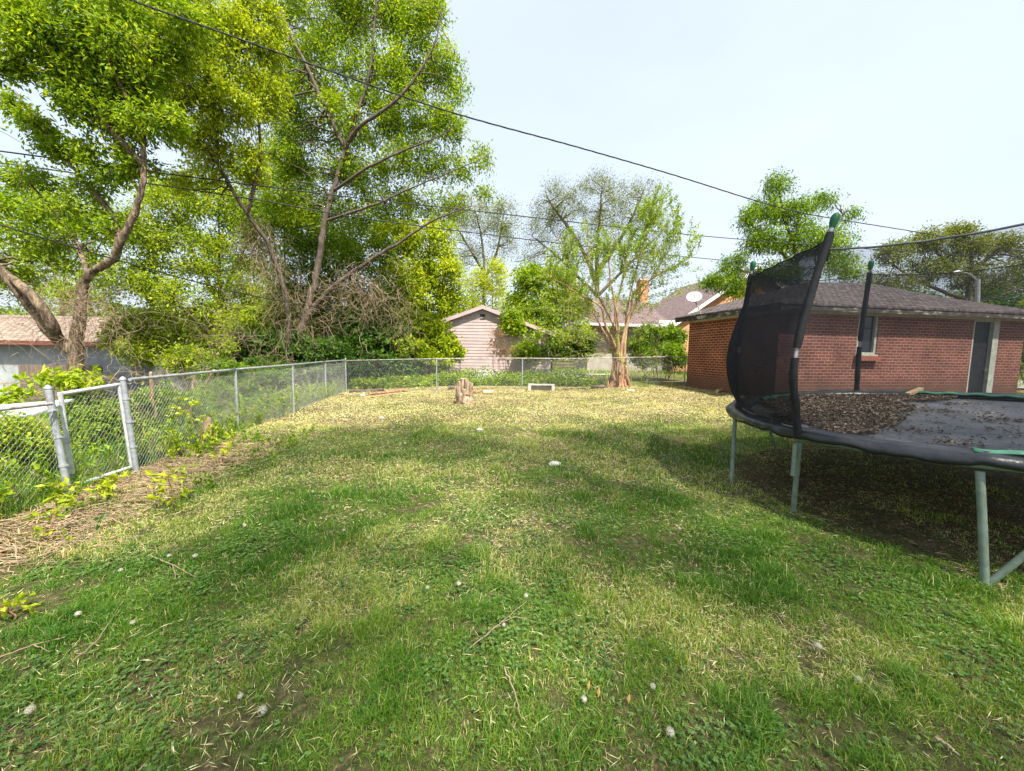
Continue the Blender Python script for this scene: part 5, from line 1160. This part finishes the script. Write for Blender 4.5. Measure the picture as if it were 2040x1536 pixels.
def hedge_row():
    rt = np.random.default_rng(92); n_ = 70000
    x = rt.uniform(-24, -6.5, n_); y = 21.5 + 4 * rt.random(n_); H = 3.0 + 2.2 * N2.fbm(x, y, .3, 3); z = H * rt.random(n_) ** .7
    C_ = np.stack([x, y, z], 1); D = rt.normal(size=C_.shape); Nn = rt.normal(size=C_.shape) * .6; Nn[:, 2] += 1
    keep = N1.fbm(x * .7 + y, z, 1.1, 2) > .36; C_, D, Nn = C_[keep], D[keep], Nn[keep]; k = len(C_)
    V, F = leaf_quads(C_, D, Nn, .22 * rt.uniform(.5, 1.4, k), .12 * rt.uniform(.5, 1.4, k))
    tag(link('undergrowth', raw_mesh('undergrowth', V, [F], False, np.repeat(rt.random(k), 4)), LEAF_D), 'dense dark undergrowth behind the left-hand trees', 'undergrowth', kind='stuff')
hedge_row()

# dead vine tangles ------------------------------------------------------------
def vines(label, spec, seed, r=.005, matr=TWIG):
    rt = np.random.default_rng(seed); Ps = []
    for (px, py, rx, ry, Y, k, ln, down) in spec:
        k = int(k * .62)
        c = U(px, py, Y); s = Y / FOC
        st = c + rt.normal(size=(k, 3)) * np.array([rx * s, rx * s * .6, ry * s]) * .6
        d = norm(rt.normal(size=(k, 3)) + np.array([0, 0, -down])); P = [st]
        for i in range(13):
            d = norm(d + rt.normal(size=(k, 3)) * .38 + np.array([0, 0, -.10 * down])); P.append(P[-1] + d * ln / 13 * rt.uniform(.6, 1.3, (k, 1)))
        Ps.append(np.stack(P, 1))
    P = np.concatenate(Ps); P[:, :, 2] = np.maximum(P[:, :, 2], .03)
    V, F = tubes(P, r * .8 * rt.uniform(.4, 1.4, (len(P), 1)) ** 1.6 * np.linspace(1, .45, 14)[None], 3)
    return tag(link('dead_vines', raw_mesh('dead_vines', V, [F], True), matr), label, 'vines', kind='stuff')
vines('grey-brown dead vines hanging round the low right limb of the forked tree', [(700, 560, 50, 30, 13.4, 170, 1.6, .8), (760, 590, 50, 40, 13.2, 170, 1.5, 1.0), (650, 600, 50, 50, 13.6, 130, 1.4, .6), (800, 640, 30, 30, 13.6, 80, 1.1, 1.2), (620, 660, 40, 40, 13.6, 60, 1.2, .8)], 1, .0065)
vines('straw-coloured dead vines draped down the slender leaning tree', [(505, 440, 20, 20, 11.8, 110, 1.7, 2.2), (530, 500, 26, 40, 12, 140, 1.6, 2.2), (560, 580, 30, 60, 12.2, 120, 1.5, 1.8), (480, 520, 30, 40, 12, 60, 1.6, 2.4), (590, 640, 40, 40, 12.6, 70, 1.2, 1.0)], 2, .006)
vines('tangled dry vines round the ivy-wrapped trunk behind the gate', [(150, 640, 22, 55, 8.5, 230, .9, .6), (90, 600, 60, 30, 8.6, 120, 1.1, .4), (200, 600, 50, 30, 8.7, 120, 1.2, .6), (30, 640, 60, 40, 8.4, 90, 1.2, .4), (230, 640, 40, 50, 8.9, 80, 1.2, .5)], 3, .0048)
vines('thin dry brambles arching over the left fence', [(400, 640, 80, 50, 10, 120, 1.5, .2), (470, 690, 60, 40, 10, 110, 1.4, .3), (330, 760, 70, 30, 7.4, 80, 1.2, .3), (420, 800, 50, 30, 7.4, 80, .9, .2), (250, 800, 40, 50, 5.6, 60, .8, .3), (60, 760, 60, 40, 6.2, 40, 1.0, .2), (560, 760, 60, 40, 11.5, 90, 1.2, .2), (650, 760, 30, 30, 14, 50, 1.0, .2), (400, 500, 60, 60, 12, 50, 2.2, .5)], 4, .0042)
vines('fine dry twigs round the stems of the multi-stemmed tree', [(1150, 640, 40, 40, 12.6, 90, 1.2, .2), (1270, 640, 50, 40, 12.6, 110, 1.2, .2), (1200, 590, 70, 40, 12.6, 110, 1.3, .0), (1290, 720, 40, 20, 13.6, 50, 1.2, .2), (1120, 720, 30, 20, 14.4, 24, 1.2, .1)], 5, .0045)

# ------------------------------------------------------------------ small things on the lawn
def stump():
    rt = np.random.default_rng(101); b = G(925, 804); root = empty('tree_stump', b); tag(root, 'tall split tree stump of several sawn stems standing alone on the bright grass', 'tree stump')
    s_ = b[1] / FOC; m_ = MB(); cuts = []
    cols = [(-10, 0, 43, 4.6), (-3, 3, 50, 5.2), (4, -1, 49, 4.6), (11, 2, 41, 4.4), (0, -3, 30, 5), (-6, -3, 22, 5.5), (7, -4, 20, 5.5), (12, -3, 9, 6), (2, -6, 8, 7)]
    for k_, (dx, dy, h, r) in enumerate(cols):
        o = b + np.array([dx * s_, dy * s_, -.03]); t = b + np.array([dx * s_ * 1.15, dy * s_, h * s_ ])
        Q = smooth_path([o, (o + t) / 2 + rt.normal(size=3) * .012, t], 9, .006, k_); rr = r * s_ * np.linspace(1.3, .95, 9) * (1 + .10 * rt.normal(size=9))
        m_.tube(Q, rr, 11)
        if k_ < 4: cuts.append(MB().tube([t - [0, 0, .003], t + [rt.normal() * .004, 0, .006]], [r * s_ * .86, r * s_ * .80], 11))
    m_.build('wood', surf_mat('weathered_stump_wood', [(.34, (.11, .075, .05)), (.5, (.32, .23, .155)), (.66, (.52, .40, .28))], 16, .9, 1.0, .03, stretch=(1, 1, .2), detail=7), root, True); [c_.build('sawn_face', CUT, root) for c_ in cuts]
stump()
def log(label, a, b_, r, cat='log', matr=BARKR, seed=0, name='log'):
    rt = np.random.default_rng(seed); a = np.asarray(a, float); b_ = np.asarray(b_, float); c = (a + b_) / 2
    root = empty(name, c - [0, 0, r]); tag(root, label, cat)
    Q = smooth_path([a, c + rt.normal(size=3) * r * .25, b_], 9, r * .05, seed); MB().tube(Q, r * (1 + .07 * rt.normal(size=9)), 12).build('bark', matr, root, True)
    d = norm(b_ - a); MB().tube([a - d * .004, a - d * .001], [r * .86, r * .9], 12).build('cut_end', CUT, root); return root
def gp(px, py, h=0.): q = G(px, py); return q + np.array([0, 0, h])
log('thick pale log lying behind the stump, right one of the two sawn pieces', gp(962, 786, .07), gp(984, 786, .07), .075, matr=CUT, seed=1)
log('short reddish log behind the stump, left one of the two sawn pieces', gp(938, 785, .06), gp(959, 783, .06), .06, seed=2)
log('short thick log lying left of the multi-stemmed tree', gp(1178, 775, .07), gp(1204, 774, .07), .075, matr=BARK, seed=3)
log('dark rotten stub left of the tall stump', gp(893, 777, .05), gp(906, 776, .07), .07, matr=BARK, seed=4)
log('long reddish pole on the heap by the corner post', gp(735, 788, .05), gp(808, 781, .06), .045, seed=5)
log('long dark log at the bottom of the heap by the corner post', gp(696, 783, .07), gp(765, 780, .07), .075, matr=BARK, seed=6)
log('thin pale pole lying in front of the heap by the corner post', gp(722, 795, .03), gp(790, 786, .04), .028, matr=BARKT, seed=7)
log('thin straight pole lying on the mulch right of the sawn stump by the left fence', gp(432, 886, .02), gp(535, 887, .02), .018, matr=BARKT, seed=8, name='pole')
log('dark crooked branch lying before the back fence between the block and the log', gp(1122, 777, .03), gp(1165, 775, .03), .035, matr=BARK, seed=9, name='branch')
log('broken branch stub beside the net near the garage wall', gp(1428, 783, .06), gp(1448, 779, .10), .06, matr=BARKT, seed=10, name='branch')
def block():
    a = G(1052, 778); b_ = G(1104, 778); c = (a + b_) / 2; Lx = (b_[0] - a[0]); s_ = c[1] / FOC; h = 13 * s_
    root = empty('concrete_block', c); tag(root, 'pale hollow concrete block lying on its side before the back fence', 'concrete block'); t = .045
    MB().box((a[0], c[1] - .1, c[2] + h - t), (b_[0], c[1] + .1, c[2] + h)).box((a[0] + .002, c[1] - .098, c[2] - .03), (a[0] + .11, c[1] + .1, c[2] + h - t)).box((b_[0] - .11, c[1] - .098, c[2] - .03), (b_[0] - .002, c[1] + .1, c[2] + h - t)).box((a[0] + .11, c[1] + .05, c[2] - .03), (b_[0] - .11, c[1] + .1, c[2] + h - t)).build('block', CONC, root)
block()
def rock(label, p_, r, cat='stone', matr=CONC, seed=0, name='stone', sq=(1, .8, .5)):
    rt = np.random.default_rng(seed); nn, mm = 12, 9; V = []
    for i in range(mm + 1):
        for j in range(nn):
            th = math.pi * i / mm; ph = 2 * math.pi * j / nn; V.append([math.sin(th) * math.cos(ph), math.sin(th) * math.sin(ph), math.cos(th)])
    V = np.array(V); V = V * (1 + .28 * (N1(V[:, 0] * 2 + seed, V[:, 1] * 2 + V[:, 2], 1.2) - .5))[:, None] * np.array(sq) * r
    F = np.array([[i * nn + j, (i + 1) * nn + j, (i + 1) * nn + (j + 1) % nn, i * nn + (j + 1) % nn] for i in range(mm) for j in range(nn)])
    o = link(name, raw_mesh(name, V, [F], False), matr); o.location = [float(v) for v in np.asarray(p_) + [0, 0, r * sq[2] * .6]]; return tag(o, label, cat)
rock('flat whitish stone lying alone in the middle of the lawn', G(1105, 928), .085, seed=3)
rock('small white stone at the edge of the shade in the far left of the lawn', G(760, 834), .06, seed=4)
rock('pale stone at the foot of the fence by the corner post', G(722, 789), .09, seed=5)
rock('flat stone in the grass right of the multi-stemmed tree', G(1256, 779), .12, seed=6, sq=(1.4, .7, .3))
rock('small grey stone near the edge of the shade in the centre of the lawn', G(955, 858), .06, seed=7)

# cut saplings by the left fence
def stake(label, pts, r0, r1, matr=BARKT, name='cut_sapling', forks=()):
    b = np.asarray(pts[0]); root = empty(name, b); tag(root, label, 'sapling'); Q = smooth_path([np.asarray(pts[0]) - [0, 0, .05]] + [np.asarray(p_) for p_ in pts[1:]], 16, .004, 3)
    m_ = MB().tube(Q, np.linspace(r0, r1, 16), 9)
    for f in forks: m_.tube(smooth_path(f, 10, .003, 5), np.linspace(r1 * 1.0, r1 * .5, 10), 7)
    m_.build('stem', matr, root, True); MB().tube([Q[-1], Q[-1] + norm(Q[-1] - Q[-2]) * .004], [r1 * .95, r1 * .8], 9).build('cut_end', CUT, root); return root
b_ = G(320, 882); stake('thin brown cut sapling leaning in front of the fence right of the gate', [b_, U(312, 840, b_[1] - .05), U(304, 790, b_[1] - .1), U(300, 742, b_[1] - .15)], .028, .020)
b_ = G(396, 850); stake('forked pale sapling trunk cut off at fence height', [b_, U(394, 815, b_[1]), U(396, 790, b_[1]), U(412, 765, b_[1] - .05), U(426, 738, b_[1] - .1)], .04, .024, forks=[[U(396, 795, b_[1]), U(384, 770, b_[1]), U(390, 745, b_[1])]])
b_ = G(415, 880); stake('low thick cut stump at the foot of the left fence', [b_, U(416, 862, b_[1]), U(413, 832, b_[1])], .10, .055, name='sapling_stump')
def seedling(label, px, py, top, Y=None, nl=30, L=.09, W_=.06, seed=0, matr=None, spread=.10, name='seedling', stemr=.007):
    rt = np.random.default_rng(seed); b = G(px, py); Y = b[1]; root = empty(name, b); tag(root, label, 'seedling'); wood = MB(); A, E_ = [], []
    h = U(px, top, Y)[2] - b[2]
    main = smooth_path([b - [0, 0, .03], b + [rt.normal() * .02, 0, h * .5], b + [rt.normal() * .05, rt.normal() * .04, h]], 10, .003, seed); wood.tube(main, np.linspace(stemr, stemr * .5, 10), 6)
    k = max(4, nl // 6)
    for i in range(k):
        j = rt.integers(3, 10); a = rt.uniform(0, 6.28); A.append(main[j]); E_.append(main[j] + np.array([math.cos(a), math.sin(a), rt.uniform(.2, .9)]) * spread)
    V, F, T = twigs_and_leaves(rt, np.array(A), np.array(E_), wood, 7, L, W_, .012, .15, .0025, .3, 1.)
    wood.build('stem', BARKR, root, True); link('leaves', raw_mesh('leaves', V, [F], False, T), matr or LEAF_Y, root)
for i, (lab, px, py, top, nl, L, W_, sp_) in enumerate([
    ('leafy seedling with a reddish stem on the mulch right of the gate', 345, 1015, 948, 54, .075, .042, .16),
    ('tall leafy seedling in front of the cut forked sapling', 398, 905, 815, 70, .07, .04, .18),
    ('broad-leaved seedling at the foot of the nearest gate post', 160, 1018, 968, 44, .07, .045, .14),
    ('pale green seedling on the brown mulch nearest the camera on the left', 105, 1075, 1030, 36, .05, .034, .10),
    ('bright seedling between the gate post and the leaning brown sapling', 300, 915, 868, 70, .08, .05, .15),
    ('small seedling right of the gate beside the tall leafy one', 445, 925, 890, 44, .06, .035, .12),
    ('low seedling with two or three broad leaves under the crooked gate', 215, 990, 960, 36, .085, .055, .12),
    ('low yellow-green plant at the left edge where mulch meets grass', 25, 1235, 1210, 40, .045, .03, .10),
    ('little green plant growing against the garage side wall', 1412, 768, 757, 70, .13, .07, .22)]):
    seedling(lab, px, py, top, nl=nl, L=L, W_=W_, seed=200 + i, spread=sp_)

# loose sticks on the mulch
def sticks():
    rt = np.random.default_rng(111); n_ = 2600; y = rt.uniform(1.7, 8, n_); x = fence_x(y) + rt.uniform(.0, 1.9, n_) ; keep = mulch_mask(x, y) > rt.random(n_) * .9; x, y = x[keep], y[keep]; k = len(x)
    a = rt.normal(.25, .75, k); Lh = rt.uniform(.04, .32, k) * rt.uniform(.4, 1, k); t = np.linspace(-1, 1, 5)
    P = np.stack([x[:, None] + np.cos(a)[:, None] * Lh[:, None] * t + rt.normal(size=(k, 5)) * .008, y[:, None] + np.sin(a)[:, None] * Lh[:, None] * t + rt.normal(size=(k, 5)) * .008, np.zeros((k, 5))], -1)
    P[:, :, 2] = gz(P[:, :, 0], P[:, :, 1]) + .012 + rt.uniform(0, .03, (k, 1)) + rt.normal(size=(k, 1)) * .03 * t
    V, F = tubes(P, rt.uniform(.0012, .0042, (k, 1)) * np.ones((1, 5)), 4)
    tag(link('dry_sticks', raw_mesh('dry_sticks', V, [F], True), TWIG), 'dry sticks and stalks strewn over the brown mulch along the left fence', 'sticks', kind='stuff')
sticks()
def twig(label, pts, r=.003, forks=(), matr=TWIG):
    Q = smooth_path([gp(*p_) + [0, 0, .035] for p_ in pts], 16, .002, 3); m_ = MB().tube(Q, np.linspace(r, r * .5, 16), 6)
    for f in forks: m_.tube(smooth_path([gp(*p_) + [0, 0, .035] for p_ in f], 8, .002, 4), np.linspace(r * .8, r * .3, 8), 5)
    o = m_.build('fallen_twig', matr, None, True); origin_to(o, Q[0]); tag(o, label, 'twig')
twig('pale forked twig lying just below the centre of the lawn', [(930, 1308), (985, 1262), (1010, 1242), (1050, 1208)], .004, [[(1000, 1250), (1030, 1240), (1068, 1250)]])
twig('yellowish weed stalk lying in the near lawn, bending at its middle', [(1005, 1343), (1025, 1395), (1040, 1450)], .004)
twig('curved grey twig left of the nearest dandelion clocks', [(146, 1330), (200, 1280), (248, 1205)], .004)
twig('grey stick at the left edge pointing towards the mulch', [(0, 1322), (60, 1300), (130, 1282)], .004, [[(70, 1297), (100, 1310)]])
twig('short pale stick among the clover in the bottom right corner', [(1862, 1484), (1885, 1500), (1912, 1522)], .007)
twig('long bare twig lying beside the two dandelion clocks left of the lawn centre', [(300, 1115), (345, 1135), (392, 1160)], .004, [[(345, 1135), (352, 1165)]])
twig('light forked twig among clippings in the centre left', [(636, 1056), (660, 1034), (690, 1040)], .003)
twig('straight pale stick under the trampoline near its left leg', [(1600, 898), (1640, 897), (1680, 899)], .006)

# dandelion clocks ---------------------------------------------------------------
DAND = leaf_mat('dandelion_down', [(0, (.50, .50, .48)), (1, (.78, .78, .75))], .5, 0)
def dandelion(label, px, py, h, r):
    rt = np.random.default_rng(int(px * 7 + py)); b = G(px, py); b = G(px, py + h / b[1] * FOC * .75); root = empty('dandelion', b); tag(root, label, 'dandelion')
    top = b + [rt.normal() * .015, rt.normal() * .015, h]
    MB().tube(smooth_path([b - [0, 0, .02], (b + top) / 2 + [rt.normal() * .01, 0, 0], top], 8), .0018, 5).build('stem', CLOV, root)
    k = 120; d = norm(rt.normal(size=(k, 3))); d[:, 2] = np.where(rt.random(k) < .8, np.abs(d[:, 2]), d[:, 2]); d = norm(d)
    c = top + d * r * .55; side = norm(np.cross(d, rt.normal(size=d.shape)))
    V1, F1 = leaf_quads(np.repeat(top[None], k, 0) + d * .003, d, side, np.full(k, r), np.full(k, r * .10), 0)
    V2, F2 = leaf_quads(top + d * r * .85 - side * r * .2, side, d, np.full(k, r * .4), np.full(k, r * .36), .1)
    link('seed_head', raw_mesh('seed_head', np.vstack([V1, V2]), [np.vstack([F1, F2 + len(V1)])], False, np.repeat(rt.random(2 * k), 4)), DAND, root)
for (lab, px, py, h, r) in [
    ('dandelion clock nearest the bottom left corner', 53, 1425, .07, .022),
    ('large dandelion clock in the near lawn, left of centre', 527, 1412, .07, .024),
    ('ragged dandelion clock just left of the large near one', 488, 1392, .06, .015),
    ('right one of two dandelion clocks close to the brown mulch', 390, 1109, .07, .021),
    ('left one of two dandelion clocks close to the brown mulch', 333, 1112, .06, .019),
    ('dull dandelion clock below the pair near the mulch', 240, 1138, .05, .018),
    ('dandelion clock low in the shade near the left edge', 168, 1222, .06, .02),
    ('small dandelion clock right of the curved grey twig', 264, 1243, .06, .015),
    ('dandelion clock in the bright patch near the left fence mulch', 492, 1048, .07, .019),
    ('white dandelion clock at the far left of the mown green, before the bright strip', 806, 884, .07, .024),
    ('dandelion clock in the middle left, highest of the loose cluster', 627, 981, .06, .02),
    ('dandelion clock right of the light forked twig', 716, 1021, .06, .018),
    ('dandelion clock just below the light forked twig', 727, 1074, .06, .02),
    ('faint dandelion clock left of the light forked twig', 681, 1058, .05, .017),
    ('dandelion clock above the pale forked twig, left one', 850, 1171, .06, .017),
    ('dandelion clock above the pale forked twig, right one', 914, 1168, .06, .021),
    ('dandelion clock right of the pale forked twig', 1047, 1187, .05, .02),
    ('dandelion clock resting at the fork of the pale twig', 1001, 1247, .05, .014),
    ('dandelion clock alone in the right half of the near lawn', 1628, 1287, .07, .024),
    ('dandelion clock on the lawn left of the trampoline shade', 1357, 1055, .06, .019),
    ('dandelion clock at the edge of the trampoline shade', 1505, 1060, .05, .017),
    ('dandelion clock nearest the bottom edge, right of centre', 1338, 1475, .07, .022),
    ('dandelion clock above the bottom one, right of centre', 1303, 1374, .06, .017),
    ('greyish dandelion clock beside the upright yellow leaves', 1156, 1393, .05, .018),
    ('dandelion clock in the right corner of the near lawn', 1690, 1345, .06, .02)]:
    dandelion(lab, px, py, h * .75, r * .82)
YL = surf_mat('dead_yellow_leaf', [(.3, (.55, .33, .08)), (.7, (.75, .52, .20))], 20, .7, .2, .002)
for k_, (px, py, ll) in enumerate([(1172, 1378, 'curled tan-yellow leaf standing upright in the near grass, leftmost of three'), (1192, 1392, 'bent yellow leaf standing in the near grass, middle one of three'), (1252, 1405, 'narrow yellow leaf standing in the near grass, rightmost of three')]):
    b = G(px, py); m_ = MB(); V, F = leaf_quads(np.array([[0, 0, .005]] * 2), np.array([[.05, .0, 1], [.1, .15, .9]]), np.array([[0., 1, 0], [.6, 1, 0]]), np.array([.055, .04]), np.array([.016, .01]), .3)
    m_.add(V, F); o = m_.build('yellow_leaf', YL, None); o.location = [float(v) for v in b]; tag(o, ll, 'leaf', 'yellow leaves standing in the near grass')
# white board behind the gate
c = U(45, 808, 5.2)
M_ = Matrix.Translation(Vector([float(v) for v in c])) @ Matrix.Rotation(R(8), 4, 'Z') @ Matrix.Rotation(R(-5), 4, 'Y') @ Matrix.Rotation(R(14), 4, 'X')
bxobj('board', 'whitish board lying tilted in the neighbouring yard behind the nearest fence', 'board', MB().box((-.62, -.3, -.07), (.36, .3, -.05), M_), surf_mat('pale_blue_paint', [(.3, (.28, .32, .37)), (.7, (.42, .46, .50))], 4, .6, .1), c)

# weeds growing along and through the left fence
def fence_weeds():
    rt = np.random.default_rng(131); n_ = 1500; y = rt.uniform(2.4, 13.8, n_) ; x = fence_x(y) + rt.normal(-.12, .30, n_)
    keep = (rt.random(n_) < .25 + .9 * N1.fbm(x, y, 1.0, 2)) & (x < fence_x(y) + np.where(y > 6.5, -.02, np.where(y < 5.1, -.12, .4))) & ~((y > 3.75) & (y < 5.0) & (rt.random(n_) < .7)) ; x, y = x[keep], y[keep]; k = len(x); h = rt.uniform(.10, .62, k) * np.where(x > fence_x(y) + .12, .38, 1); b = np.stack([x, y, gz(x, y)], 1)
    lean = rt.normal(size=(k, 3)) * .25; lean[:, 2] = 1; tip = b + lean * h[:, None]; wood = MB()
    V, F, T = twigs_and_leaves(rt, b, tip, wood, 16, .062, .034, .02, .1, .003, .1, 1.)
    root = tag(link('fence_weeds', raw_mesh('fence_weeds', V, [F], False, T), LEAF_G), 'green weeds growing up along and through the left fence', 'weeds', kind='stuff')
    wood.build('stems', TWIG, root)
fence_weeds()

def mulch_weeds():
    rt = np.random.default_rng(141); n_ = 900; y = rt.uniform(2.2, 7.2, n_); x = fence_x(y) + rt.uniform(.05, 1.5, n_)
    keep = rt.random(n_) < sstep(.42, .66, N2.fbm(x, y, 1.5, 3)) * .8; x, y = x[keep], y[keep]; k = len(x); h = rt.uniform(.04, .20, k); b = np.stack([x, y, gz(x, y)], 1)
    lean = rt.normal(size=(k, 3)) * .4; lean[:, 2] = 1; wood = MB()
    V, F, T = twigs_and_leaves(rt, b, b + lean * h[:, None], wood, 9, .045, .026, .016, .0, .002, .0, .85)
    root = tag(link('ground_weeds', raw_mesh('ground_weeds', V, [F], False, T), LEAF_G), 'low green weeds sprouting through the brown mulch by the gate', 'weeds', kind='stuff')
    wood.build('stems', TWIG, root)
mulch_weeds()
